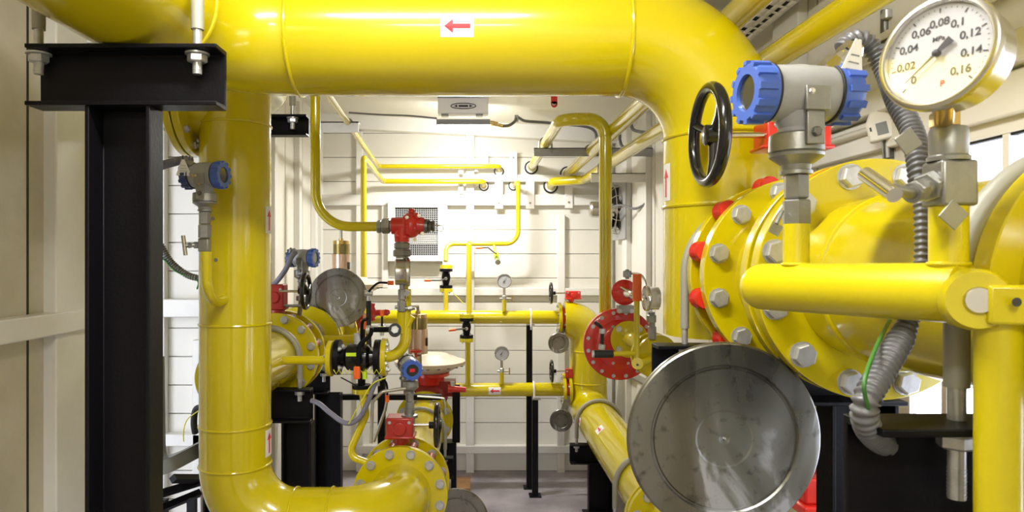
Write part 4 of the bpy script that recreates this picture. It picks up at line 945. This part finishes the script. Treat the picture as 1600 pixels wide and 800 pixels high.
# thin runs, left
p = pipe('thin_pipe', 'upper thin yellow pipe from the left ceiling, turning right along the back wall', 'pipe', [(-.640, 2.6, H+.735), (-.725, 5.0, H+.68), (.165, 5.0, H+.68), (.165, 5.09, H+.66)], .0165, R=[.03, .02], seg=20)
wall_hole(p, V(.165, 5.09, H+.655), .022)
p = pipe('thin_pipe', 'lower thin yellow pipe rising behind the left blind, then along the back wall', 'pipe', [(-.705, 4.25, H-.70), (-.705, 4.25, H+.635), (-.685, 4.98, H+.568), (.05, 5.0, H+.568), (.05, 5.09, H+.545)], .0185, R=[.03, .03, .02], seg=20)
wall_hole(p, V(.052, 5.09, H+.545), .022)
p = pipe('thin_pipe', 'thin yellow pipe from a wall hole, bending down to the upper small ball valve', 'pipe',
         [(.272, 5.09, H+.548), (.295, 4.87, H+.548), (.295, 4.87, H+.110), ((697-CX)*4.87/F, 4.87, H+.110), ((697-CX)*4.87/F, 4.80, at(0, 408, 4.80).z)], .0165, R=[.02, .09, .06], seg=20)
wall_hole(p, V(.272, 5.09, H+.548), .022)
dvz = 4.74
lx = at(697, 0, dvz).x
pipe('thin_pipe', 'short thin yellow pipe between the upper small ball valve and the upper wall pipe', 'pipe', [(lx, 4.70, at(0, 452, dvz).z), (lx, 4.69, H-.36)], .0165, seg=20)
ballvalve_v('upper small black ball valve with orange lever tip before the back wall', 697, 414, 456, 4.74, .046, [at(688, 438, 4.62), at(664, 438, 4.6)])
x7 = at(733, 0, 4.66).x
pipe('thin_pipe', 'thin yellow vertical pipe between the bent pipe and the lower small ball valve', 'pipe', [(x7, 4.86, H+.11), (x7, 4.62, H+.108), (x7, 4.62, at(0, 490, 4.62).z)], .0175, R=.03, seg=20)
ballvalve_v('lower small black ball valve with orange lever tip, crossing the upper wall pipe', 729, 491, 534, 4.55, .046, [at(720, 514, 4.46), at(702, 516, 4.45)])
pipe('thin_pipe', 'thin yellow vertical pipe from the lower small ball valve down to the lower wall pipe', 'pipe', [(at(731, 0, 4.58).x, 4.58, at(0, 534, 4.58).z), (at(731, 0, 4.58).x, 4.61, H-.85)], .0175, seg=20)
m = MB(); m.tube(smoothpath([at(708, 458, 4.6), at(716, 466, 4.6), at(722, 472, 4.6), at(727, 476, 4.6)], 5), .003, 6); tag(m.build('seal_wire', YWIRE), 'pale wire hanging below the upper small ball valve', 'wire')
# vent cock with red handle
vc = thing('drain_cock', 'small drain cock with red lever tip below the bent thin pipe', 'valve', at(777, 410, 4.80))
m = MB(); m.cyl(at(772, 384, 4.86), at(775, 400, 4.82), .011, seg=14); m.build('nipple', YEL2, vc)
MB().cyl(at(775, 396, 4.82), at(776, 405, 4.81), .018, .016, seg=16).build('lime_body', LIME, vc)
m = MB(); m.cyl(at(777, 404, 4.82), at(778, 410, 4.76), .019, seg=20); m.build('outlet', STEEL, vc)
MB().tube([at(776, 397, 4.79), at(770, 393, 4.77), at(763, 387, 4.77), at(752, 387, 4.77)], .0055, 8).build('lever', DSTEEL, vc); MB().cyl(at(754, 387, 4.77), at(743, 387.5, 4.77), .0085, seg=10).build('grip', ORG, vc)
# two small gauges
def small_gauge(label, px, py, pyb, zr, d, R):
    c = at(px, py, d); b = V(c.x+.005, d, zr)
    g, top = gauge(label, c, (-.05, -1, 0), R, b, depth=.035, val=.62, face=GREYF)
    x = c.x; z0 = c.z-R*.95; L_ = z0-b.z
    m = MB(); m.cyl((x, d+.015, z0+.01), (x, d+.015, z0-L_*.35), .0085, seg=12); m.hexn((x, d+.015, z0-L_*.33), (x, d+.015, z0-L_*.52), .016); m.cyl((x-.03, d+.015, z0-L_*.46), (x+.045, d+.015, z0-L_*.46), .007, seg=12); m.build('needle_valve', TUBEG, g)
    m = MB(); m.box((x+.052, d+.015, z0-L_*.46), (.008, .01, .045)); m.build('knob', BRASS, g)
    m = MB(); m.cyl((x, d+.015, z0-L_*.5), (x, d+.02, b.z), .015, seg=16); m.build('riser', YEL, g)
small_gauge('small round gauge on the upper back wall pipe', 788, 439, 490, H-.352, 4.60, .050)
small_gauge('small round gauge on the lower back wall pipe', 784, 552, 602, H-.842, 4.58, .050)

# ================================================================== BACK WALL FITTINGS, LAMP, FAN
n = 0
for (px0, px1, py0, py1, bpy_) in ((757, 763, 240, 262, 246), (797, 808, 236, 282, 246), (773, 786, 283, 326, 317), (822, 835, 283, 326, 317), (883, 895, 290, 325, 316), (741, 747, 265, 268, 266), (716, 724, 287, 303, 291), (716, 724, 264, 272, 268)):
    a, b = at(px0, py1, 5.03), at(px1, py0, 5.03)
    r = thing('wall_plate', ['narrow white plate above the left wall hole', 'white wall plate standing above the wall holes, left of the looping pipe', 'first white wall plate hanging below the rail of wall holes',
              'second white wall plate hanging below the rail, left of the looping pipe', 'third white wall plate hanging below the rail, beside the right wall hole', 'tiny white clip right of the lamp glow',
              'small white bracket under the thin pipe left of the stud', 'small white clip above the lower thin pipe, left of the stud'][n], 'bracket', (a.x, 5.03, a.z)); n += 1
    MB().bb(a.x, b.x, 5.035, 5.05, a.z, b.z).build('plate', WHT, r, bev=.001)
    bolt(r, V((a.x+b.x)/2, 5.035, at(0, bpy_, 5.03).z), (0, -1, 0), .007, GALV)
# air grille
gr = thing('air_grille', 'square air grille in a white frame on the back wall, behind the red relief valve', 'grille', (at(650, 0, 5.0).x, 5.0, at(0, 408, 5.0).z))
a, b = at(606, 408, 5.0), at(691, 314, 5.0); a2, b2_ = at(617, 399, 5.0), at(684, 324, 5.0)
m = MB(); m.bb(a.x, a2.x, 5.0, 5.06, a.z, b.z); m.bb(b2_.x, b.x, 5.0, 5.06, a.z, b.z); m.bb(a2.x, b2_.x, 5.0, 5.06, a.z, a2.z); m.bb(a2.x, b2_.x, 5.0, 5.06, b2_.z, b.z); m.build('frame', WHT, gr)
MB().bb(a2.x, b2_.x, 5.045, 5.05, a2.z, b2_.z).build('backing', mat('grille_dark', (.025, .028, .035), .6), gr)
m = MB(); nx, nz = 20, 22
for i in range(nx+1): x = a2.x+(b2_.x-a2.x)*i/nx; m.bb(x-.0018, x+.0018, 5.020, 5.026, a2.z, b2_.z)
for i in range(nz+1): z = a2.z+(b2_.z-a2.z)*i/nz; m.bb(a2.x, b2_.x, 5.018, 5.022, z-.0018, z+.0018)
m.build('mesh_grid', GREYF, gr)
MB().bb(a2.x, b2_.x, 5.03, 5.04, at(0, 381, 5.0).z, at(0, 366, 5.0).z).build('slat', WHT, gr)
# lamps
def lamp(label, c, L, led, box=True):
    c = Vector(c); r = thing('ceiling_light', label, 'ceiling light', c)
    zt = zceil(c.x)
    if box:
        a, b = at(684, 177, c.y-.03), at(763, 152, c.y-.03)
        m = MB(); m.bb(a.x, b.x, c.y-.03, c.y+.09, a.z, b.z+.01); m.build('mounting_box', PW2, r, bev=.004)
        m = MB(); m.bb(a.x-.002, b.x+.002, c.y-.036, c.y+.09, b.z-.005, b.z+.016); m.build('lid', GREYP, r)
        e = at(724, 165.5, c.y-.032); m = MB(); pts = [e+V(.078*math.cos(q), 0, .017*math.sin(q)) for q in [2*PI*k/40 for k in range(40)]]
        m.tube(pts, .0028, 6, True); m.build('oval_emblem', INK, r)
        m = MB(); 
        for x in (-.050, .050): m.add([e+V(x*1.2, 0, 0), e+V(x*.75, 0, .009), e+V(x*.75, 0, -.009)], [(0, 1, 2)])
        m.bb(e.x-.030, e.x+.030, e.y-.001, e.y+.001, e.z-.0065, e.z+.0065); m.build('emblem_bar', INK, r)
        for px in (695, 749): p_ = at(px, 180, c.y-.01); MB().bb(p_.x-.022, p_.x+.022, c.y-.01, c.y+.04, p_.z-.004, p_.z+.014).build('bracket', GALV, r)
    m = MB()
    for i in range(6): y = c.y-.035+i*.014; m.bb(c.x-L/2, c.x+L/2, y, y+.009, c.z+.012, c.z+.045)
    m.bb(c.x-L/2, c.x+L/2, c.y-.04, c.y+.05, c.z+.008, c.z+.020)
    for i in range(3): m.bb(c.x-L/2, c.x+L/2, c.y-.044, c.y-.034, c.z+.010+i*.012, c.z+.017+i*.012)
    m.build('heat_sink', GREYP, r)
    m = MB(); m.bb(c.x-L/2+.004, c.x+L/2-.004, c.y-.038, c.y+.048, c.z-.018, c.z+.007); m.build('diffuser', led, r, bev=.004)
    if not box: MB().bb(c.x-.15, c.x+.15, c.y-.03, c.y+.05, c.z+.045, zt).build('mounting_box', PW2, r)
    return r
LED = emit('led_light', (1, .98, .94), 34)
lamp('glowing led ceiling light with an oval emblem on its box, before the back wall', BACK_LAMP, .335, LED)
lamp('long led ceiling light overhead, nearer than the overhead pipe', FRONT_LAMP, .66, LED, False)
lamp('added unseen led light behind us that brightens the room', REAR_FILL, .66, LED, False)  # body of the added fill lamp, out of view
cd = thing('lamp_cable', 'grey gland and cable running right from the ceiling light along the ceiling', 'cable', at(766, 196, 4.3))
m = MB(); m.cyl(at(764, 192, 4.3), at(772, 193, 4.3), .016, seg=16); m.hexn(at(772, 193, 4.3), at(778, 194, 4.3), .016); m.cyl(at(778, 195, 4.3), at(786, 197, 4.3), .011, seg=14); m.build('gland', BRASS, cd)
MB().tube(smoothpath([at(785, 197, 4.3), at(795, 196, 4.35), at(804, 190, 4.4), at(808, 183, 4.5), at(820, 189, 4.6), at(845, 191, 4.7), at(880, 194, 4.8), at(915, 198, 4.85), at(930, 206, 4.9), at(932, 222, 5.0)], 6), .010, 10).build('hose', COND, cd)
MB().bb(at(804, 0, 4.45).x, at(810, 0, 4.45).x, 4.44, 4.48, at(0, 190, 4.45).z, at(0, 180, 4.45).z).build('clip', GALV, cd)
tag(MB().tube(smoothpath([at(545, 176, 4.5), at(590, 179, 4.5), at(640, 181, 4.4), at(682, 185, 4.3)], 5), .006, 8).build('lamp_cable', COND), 'thin grey cable running left from the ceiling light', 'cable')
hk = thing('ceiling_hook', 'small red hook hanging from the ceiling right of the lamp', 'hook', at(866, 169, 3.6))
m = MB(); a = at(861, 168, 3.6); b = at(871, 152, 3.6); m.bb(a.x, b.x, 3.6, 3.606, at(0, 163, 3.6).z, b.z+.05); m.lathe(at(866, 163, 3.6), Y3, [(0, .0165), (.006, .0165)], 24); m.build('plate', RED, hk)
m = MB(); c = at(865.5, 162, 3.595); m.tube([c+V(.007*math.cos(q), 0, .007*math.sin(q)) for q in [PI*(.9+1.1*k/14) for k in range(15)]], .002, 6); m.build('hook_mark', PW, hk)
# angle bars that carry the vent pipes
def anglebar(label, x0, x1, y, zt, hgt=.05, mt=CREAM):
    r = thing('angle_bar', label, 'bracket', (x0, y, zt-hgt)); m = MB(); m.bb(x0, x1, y, y+.005, zt-hgt, zt); m.bb(x0, x1, y, y+.05, zt-.005, zt); m.build('bar', mt, r); return r
zA = H+.683-.0305
r = anglebar('long cream angle bar under the looping pipe', .335, XR, 4.0, zA, .050, GREYP)
for x in (.37, .44, .66): bolt(r, (x, 4.0, zA-.02), (0, -1, 0), .008, GALV)
anglebar('cream angle bar under the right wall pipe, lower one', .675, XR, 4.03, H+.5415-.033, .055, WHT)
def halfclamp(label, x, y, zc, r_, zb_):
    t = thing('pipe_clamp', label, 'clamp', (x, y, zb_)); m = MB(); pts = [V(x-r_, y, zb_)]+[V(x-r_*math.cos(q), y, zc+r_*math.sin(q)) for q in [PI*k/18 for k in range(19)]]+[V(x+r_, y, zb_)]
    m.tube(pts, .0045, 8); m.build('strap', GALV, t)
    for s in (-1, 1): MB().hexn((x+s*r_, y, zb_-.035), (x+s*r_, y, zb_-.005), .009).build('nut', GALV, t)
halfclamp('thin u-clamp on the looping vent pipe', .406, 4.025, H+.683, .036, zA)
halfclamp('thin u-clamp on the vent pipe under the ceiling', .675, 4.025, H+.635, .041, zA)
halfclamp('thin u-clamp on the right wall vent pipe', .757, 4.055, H+.545, .038, H+.5)
br = thing('wall_bracket', 'white bracket arm at upper left under the thin pipe', 'bracket', (-1.18, 3.45, H+.60))
a, b = at(478, 205, 3.55), at(560, 190, 3.55); m = MB(); m.bb(XL, b.x, 3.55, 3.56, b.z-.055, b.z); m.bb(XL, b.x, 3.55, 3.61, b.z-.006, b.z); m.build('arm', WHT, br)
halfclamp('thin clamp on the upper thin pipe at the white bracket arm', -.674, 3.575, H+.713, .022, b.z)
# fan on the right wall
fn = thing('wall_fan', 'ventilator with wire guard and motor on the right wall near the back', 'fan', (XR-.05, 4.75, H+.16))
fz, fy = H+.345, 4.74
m = MB(); m.bb(XR-.05, XR-.036, fy-.22, fy+.2, fz-.21, fz+.21); fnp = m.build('panel', GREYP, fn, bev=.003)
m = MB()
for R_, x in ((.17, XR-.05), (.165, XR-.09), (.125, XR-.125), (.08, XR-.145), (.045, XR-.15)): m.ring((x, fy, fz), X3, R_, .0028, 40, 6)
for k in range(12):
    q = 2*PI*k/12; m.tube([V(XR-.05, fy+.17*math.cos(q), fz+.17*math.sin(q)), V(XR-.09, fy+.165*math.cos(q), fz+.165*math.sin(q)), V(XR-.125, fy+.125*math.cos(q), fz+.125*math.sin(q)), V(XR-.15, fy+.045*math.cos(q), fz+.045*math.sin(q))], .0028, 6)
m.build('wire_guard', TUBEG, fn)
m = MB(); m.cyl((XR-.05, fy, fz), (XR-.15, fy, fz), .05, seg=28); m.cyl((XR-.15, fy, fz), (XR-.235, fy, fz), .058, .055, seg=28); m.lathe((XR-.235, fy, fz), (-1, 0, 0), [(0, .055), (.012, .045), (.016, .0001)], 28); m.build('motor', STEEL, fn)
m = MB()
for k in range(5):
    q = 2*PI*k/5; M = Matrix.Rotation(q, 3, 'X') @ Matrix.Rotation(.5, 3, 'Z'); m.box(V(XR-.07, fy, fz)+Matrix.Rotation(q, 3, 'X') @ V(0, 0, .10), (.004, .07, .11), M)
m.build('blades', BLK, fn)
tag(MB().tube(smoothpath([V(XR-.2, fy, fz-.04), at(965, 321, 4.4), at(990, 326, 4.2), at(1003, 322, 4.1), V(XR-.03, 4.05, at(0, 318, 4.05).z)], 6), .008, 8).build('fan_cable', COND), 'grey cable looping from the wall fan to the right wall', 'cable')
for i, (px, py, d) in enumerate(((985, 196, 4.2), (968, 222, 4.4))):
    p0 = at(px, py-18, d); p0.x = min(p0.x, XR-.06)
    m = MB(); m.tube(smoothpath([at(px, py-14, d), at(px+1, py-2, d), at(px+7, py+8, d-.05), V(XR-.02, d-.25, at(0, py+12, d-.25).z)], 6), .010, 8)
    tag(m.build('wall_cable', COND), ['dark cable drooping to the right wall between the two vent pipes', 'dark cable hook left of the drooping cable near the back right corner'][i], 'cable')
# perforated cable tray under the ceiling at right
ct = thing('cable_tray', 'perforated cable tray with slots under the ceiling above the right vent pipe', 'cable tray', (.93, 2.3, H+.78))
m = MB(); tx0, tx1 = .86, .965
def tz(x): return H+.80-(x-tx0)*.25
ys = [1.0+.05*i for i in range(47)]
for i in range(len(ys)-1):
    y0, y1 = ys[i], ys[i+1]
    xs = [tx0, tx0+.018, tx0+.030, tx0+.045, tx0+.060, tx0+.075, tx0+.087, tx1]
    for j in range(7):
        hole = (j in (1, 5)) or (j == 3 and i % 2 == 0)
        ya = y0+.012 if hole else y0
        if hole: xa, xb = xs[j], xs[j+1]; m.add([V(xa, y0, tz(xa)), V(xb, y0, tz(xb)), V(xb, y0+.016, tz(xb)), V(xa, y0+.016, tz(xa))], [(0, 1, 2, 3)])
        else: xa, xb = xs[j], xs[j+1]; m.add([V(xa, y0, tz(xa)), V(xb, y0, tz(xb)), V(xb, y1, tz(xb)), V(xa, y1, tz(xa))], [(0, 1, 2, 3)])
pl = m.build('perforated_plate', CREAM, ct); sd = pl.modifiers.new('solid', 'SOLIDIFY'); sd.thickness = .0015
m = MB(); m.bb(tx0-.001, tx0+.001, 1.0, 3.3, H+.80, H+.84); m.bb(tx1-.001, tx1+.001, 1.0, 3.3, tz(tx1), tz(tx1)+.05); m.build('side_rail', CREAM, ct)
m = MB()
for k in range(4): m.tube([V(tx0+.02+k*.022, 1.0, tz(tx0+.02+k*.022)+.013), V(tx0+.02+k*.022, 3.3, tz(tx0+.02+k*.022)+.013)], .010, 8)
tag(m.build('slot_dark_cables', RUB), 'added black cables that darken the slots of the perforated cable tray', 'cables', kind='stuff')  # put in above the slots so that they read black
# detector box on the right wall stud
tb = thing('room_sensor', 'white room sensor with small display on the right wall stud', 'sensor', (XR-.05, 2.12, H+.35))
c = V(XR-.060, 2.15, at(0, 194, 2.15).z); cx_ = at(1373, 0, 2.0).x
nn = V(-.55, -.83, .0).normalized(); uu = Z3.cross(nn); 
c = at(1374, 195, 1.68)
c = V(c.x, c.y, c.z)
M_ = Matrix((uu, nn, Z3)).transposed()
m = MB(); R90 = Matrix.Rotation(.20, 3, nn)
o_ = [(-.034, -.040), (.034, -.040), (.034, .024), (.016, .040), (-.016, .040), (-.034, .010)]
uu2, zz2 = R90 @ uu, R90 @ Z3
m.prism([(p[0]*.85, p[1]*.95) for p in o_], c-nn*.03, uu2, zz2, nn, .034); m.build('housing', PW2, tb, bev=.005)
m = MB(); m.prism([(-.008, -.026), (.016, -.026), (.016, .004), (-.008, .004)], c+nn*.004, uu2, zz2, nn, .0012); m.build('display', mat('lcd', (.20, .22, .24), .3), tb)
m = MB(); m.prism([(-.022, -.012), (-.018, -.012), (-.018, -.002), (-.022, -.002)], c+nn*.004, uu2, zz2, nn, .0012); m.build('indicator', INK, tb)
wx = XR-.035
m = MB(); m.cyl(c-nn*.03, V(wx, 2.13, c.z), .010, seg=14); m.build('arm', PW2, tb)
# small pieces by the ceiling at the far right
pr = thing('perforated_angle', 'white perforated angle high on the right wall behind the big gauge', 'bracket', (XR-.04, 1.4, H+.55))
m = MB()
for i in range(9):
    y0 = .9+i*.10; m.bb(XR-.028, XR-.024, y0, y0+.055, H+.50, H+.56); m.bb(XR-.028, XR-.024, y0+.055, y0+.10, H+.50, H+.518); m.bb(XR-.028, XR-.024, y0+.055, y0+.10, H+.542, H+.56)
m.build('strip', WHT, pr)
post2 = thing('wall_conduit', 'dark vertical cable with clip on the right wall, left of the big gauge', 'cable', (XR-.03, 1.75, H+.3))
c_ = at(1387, 0, 1.66).x; 
MB().tube([V(XR-.012, 1.70, H+.62), V(XR-.012, 1.70, H+.38), V(XR-.012, 1.69, H+.25)], .012, 12).build('hose', DSTEEL, post2)
m = MB(); m.cyl((XR-.030, 1.685, H+.60), (XR-.0, 1.685, H+.60), .007, seg=12); m.cyl((XR-.02, 1.68, H+.592), (XR-.02, 1.68, H+.612), .011, seg=12); m.build('clip', ZINC, post2)

# ================================================================== RED REGULATOR CLUSTER AT RIGHT OF CENTRE
DR = 3.25
rr = thing('gas_regulator', 'red round regulator body with bolted rim at right of centre', 'gas regulator', at(968, 593, DR))
m = MB(); cR = at(968, 538, DR); m.lathe(cR+V(0, .03, 0), (0, -1, 0), [(-.05, .08), (-.02, .12), (0, .170), (.030, .170), (.034, .162), (.036, .118), (.052, .105), (.058, .080), (.058, .0001)], 72); m.build('body', RED, rr)
for k in range(16):
    q = 2*PI*(k+.5)/16; bolt(rr, cR+V(.152*math.cos(q), -.004, .152*math.sin(q)), (0, -1, 0), .0085, ZINC)
for k in range(8):
    q = 2*PI*(k+.5)/8; bolt(rr, cR+V(.092*math.cos(q), -.024, .092*math.sin(q)), (0, -1, 0), .007, ZINC)
rp_ = thing('regulator_outlet', 'yellow flanged outlet pipe before the red round regulator', 'pipe', at(985, 560, DR-.1))
c1 = at(983, 530, DR-.06)
m_ = flange(rp_, c1, (-.12, -1, 0), .086, .01, .016, 4, .066, .013, off=.5, seg=48)
MB().tube(fillet([c1, at(990, 531, DR-.18), at(1019, 552, DR-.30)], .04, 8), .034, 28).build('pipe_run', YEL, rp_)
f1 = (at(1030, 556, DR-.4)-at(1010, 545, DR-.28)).normalized()
flange(rp_, at(1018, 553, DR-.30), -f1, .095, .02, .016, 8, .075, .010, seg=48)
flange(rp_, at(1026, 557, DR-.33), f1, .095, .02, .016, seg=48)
lv = thing('lever_valve', 'yellow upright lever with orange grip before the red round regulator', 'valve', at(995, 584, 2.85))
MB().cyl(at(995, 575, 2.85), at(995, 470, 2.85), .0118, seg=20).build('lever', YEL, lv)
MB().cyl(at(995.5, 470, 2.85), at(995.5, 428, 2.85), .0185, seg=24).build('grip', ORG, lv)
m = MB(); m.cyl(at(996, 568, 2.87), at(996, 568, 2.82), .024, seg=28); m.build('fork', YEL, lv); MB().cyl(at(996, 570, 2.822), at(996, 570, 2.815), .005, seg=12).build('pin', INK, lv)
MB().cyl(at(1000, 568, 2.86), at(1020, 560, 2.88), .014, seg=18).build('hub', YEL, lv)
hb = thing('lever_valve', 'horizontal yellow lever with black grip before the red round regulator', 'valve', at(960, 556, 2.83))
MB().cyl(at(992, 552, 2.84), at(955, 553, 2.83), .0095, seg=18).build('lever', YEL, hb)
m = MB(); m.cyl(at(957, 553, 2.83), at(928, 553, 2.82), .0165, seg=22); m.build('grip', RUB, hb); MB().cyl(at(928, 553, 2.82), at(925.5, 553, 2.82), .0145, seg=20).build('end_cap', ZINC, hb)
m = MB(); m.tube(smoothpath([at(940, 545, 2.9), at(941, 525, 2.9), at(939, 512, 2.92), at(930, 504, 2.95)], 6), .0075, 10); m.build('short_hose', RUB, rr)
hz = bpy.data.objects['short_hose']
MB().cyl(at(941, 521, 2.89), at(941, 514, 2.89), .013, seg=14).build('coupling', ZINC, hz); MB().cyl(at(940, 546, 2.89), at(941, 538, 2.89), .014, seg=14).build('coupling', ZINC, hz)
ac = thing('pilot_valve', 'small round red pilot above the red round regulator', 'pilot valve', at(978, 490, DR-.05))
c = at(978, 457, DR-.08); m = MB(); m.lathe(c+V(0, .06, 0), (-.1, -1, 0), [(-.02, .03), (0, .050), (.03, .058), (.050, .060), (.054, .052), (.075, .040), (.085, .02), (.085, .0001)], 40); m.build('casing', RED, ac)
m = MB(); m.cyl(c+V(.003, -.02, -.003), c+V(.014, -.085, -.006), .026, .018, seg=24); m.cyl(c+V(.014, -.085, -.006), c+V(.018, -.11, -.006), .009, seg=14); m.build('nozzle', CHR, ac)
m = MB(); m.tube([c+V(-.03, -.03, .025), c+V(.0, -.07, .005)], .0055, 8); m.build('crank', CHR, ac)
a, b = at(965, 489, DR-.06), at(990, 477, DR-.06); m = MB(); m.bb(a.x, b.x, a.y-.02, a.y+.03, a.z, b.z); m.build('mounting_plate', GALV, ac, bev=.002)
for px in (968, 987): bolt(ac, at(px, 486, DR-.085), (0, -1, 0), .010, ZINC)
m = MB(); m.box(at(980, 428, DR-.07), (.035, .03, .03)); m.cyl(at(980, 436, DR-.07), at(980, 421, DR-.07), .010, seg=12); m.build('top_fitting', GALV, ac, bev=.003)
tag(MB().tube(smoothpath([at(983, 427, DR-.07), at(1000, 429, 3.1), at(1008, 440, 3.05), at(1010, 455, 3.0)], 6), .0055, 8).build('impulse_tube', TUBEG), 'thin metal tube arching right behind the orange grip', 'tube')
g3, _ = gauge('steel pressure gauge seen edge-on between the orange grip and the overhead pipe leg', at(1008, 466, 2.78), (-1, -.03, .01), .052, at(1021, 560, 2.85), depth=.055, m=CHR, val=.3)
m = MB(); m.cyl(at(1018, 488, 2.82), at(1019, 520, 2.83), .013, seg=16); m.hexn(at(1018, 492, 2.82), at(1018, 504, 2.82), .019); m.hexn(at(1019, 510, 2.83), at(1019, 530, 2.83), .017); m.build('needle_valve', GALV, g3)
MB().cyl(at(1019, 530, 2.83), at(1019, 548, 2.85), .016, seg=18).build('riser', YEL, g3)
wb2 = thing('cable_duct', 'slanting flat grey bar on the right wall below the red round regulator', 'bracket', at(958, 600, 4.2))
a, b = at(950, 592, 4.3), at(1000, 652, 3.3); a.x = XR-.03; b.x = XR-.03; a.y, b.y = 4.9, 3.5; a.z, b.z = H-.77, H-.70
MB().tube([a, b], .03, 4).build('bar', GALV, wb2)
# red gearbox right of the very large blind
rg = thing('butterfly_valve', 'red gearbox with black cap low down right of the very large blind', 'valve', at(1270, 790, 1.55))
m = MB(); c = at(1272, 762, 1.55); m.box(c, (.070, .06, .058)); m.box(c+V(.0, -.01, -.042), (.085, .07, .026)); m.box(c+V(.014, 0, .030), (.02, .05, .05)); m.build('gearbox', RED, rg, bev=.006)
m = MB(); m.cyl(c+V(.01, -.03, .0), c+V(.012, -.045, 0), .012, seg=18); m.build('cap', BLKG, rg)
MB().cyl(c-V(0, 0, .03), V(c.x, c.y, .25), .020, seg=20).build('stem', RED, rg)
MB().tube([V(c.x, c.y-.10, .22), V(c.x, c.y+.3, .22)], .09, 40).build('lower_body', YEL, rg)
MB().bb(c.x-.05, c.x+.05, c.y-.05, c.y+.05, 0, .14).build('base', BLK, rg)
# left bay: hose, channel duct, wires
conduit('cable_conduit', 'dark grey conduit hanging in the bay between the left support and the riser', 'conduit', [at(232, 360, 2.3), at(248, 378, 2.3), at(266, 408, 2.3), at(290, 428, 2.3), at(312, 435, 2.3), at(330, 436, 2.35)], .0105, COND, pitch=.008)
tag(MB().tube(smoothpath([at(236, 385, 2.3), at(256, 405, 2.29), at(275, 424, 2.29), at(308, 438, 2.29), at(308, 452, 2.29)], 6), .0028, 8).build('earth_wire', GRN), 'green wire sagging under the conduit left of the riser', 'wire')
dk = thing('cable_duct', 'grey sheet metal cable duct bending round between the left support and the riser', 'cable duct', at(270, 735, 2.45))
pts = fillet([at(238, 560, 2.5), at(240, 728, 2.45), at(262, 728, 2.40), at(335, 690, 2.55)], .06, 8)
m = MB()
w2, t2 = .045, .02
R_ = []
for i, p in enumerate(pts):
    t = (pts[min(i+1, len(pts)-1)]-pts[max(i-1, 0)]).normalized(); sd_ = t.cross(Y3).normalized(); R_.append([p+sd_*t2*1.2-Y3*w2, p+sd_*t2*1.2+Y3*w2, p-sd_*t2*1.2+Y3*w2, p-sd_*t2*1.2-Y3*w2])
m.rings(R_); m.build('duct', mat('duct_grey', (.20, .20, .195), .4, .5), dk)
tag(MB().tube(smoothpath([at(318, 636, 2.35), at(306, 640, 2.35), at(303, 660, 2.35), at(305, 676, 2.37)], 6), .011, 12).build('black_hose', RUB), 'bent black hose entering the grey duct left of the riser', 'hose')
tag(MB().tube(smoothpath([at(310, 642, 2.33), at(293, 655, 2.33), at(287, 672, 2.33), at(287, 690, 2.34)], 6), .002, 6).build('earth_wire', YWIRE), 'thin yellow wire beside the bent black hose left of the riser', 'wire')
lf = thing('floor_frame', 'black floor frame bars low down between the left support and the riser', 'frame', (-1.15, 2.6, .55))
for (p0, p1) in (((240, 775), (315, 752)), ((240, 800), (312, 770)), ((270, 748), (315, 748))):
    a, b = at(*p0, 2.6), at(*p1, 2.75); m = MB(); m.tube([a, b], .018, 4); m.build('bar', BLK, lf)
for px in (255, 300): a = at(px, 780, 2.66); MB().bb(a.x-.015, a.x+.015, a.y-.015, a.y+.015, 0, a.z).build('leg', BLK, lf)
tag(MB().tube(smoothpath([at(118, 760, 2.6), at(119, 730, 2.6), at(124, 712, 2.6), at(132, 700, 2.6)], 6), .012, 12).build('green_hose', mat('green_hose', (.30, .50, .38), .4)), 'pale green hose at the left edge of the left support', 'hose')
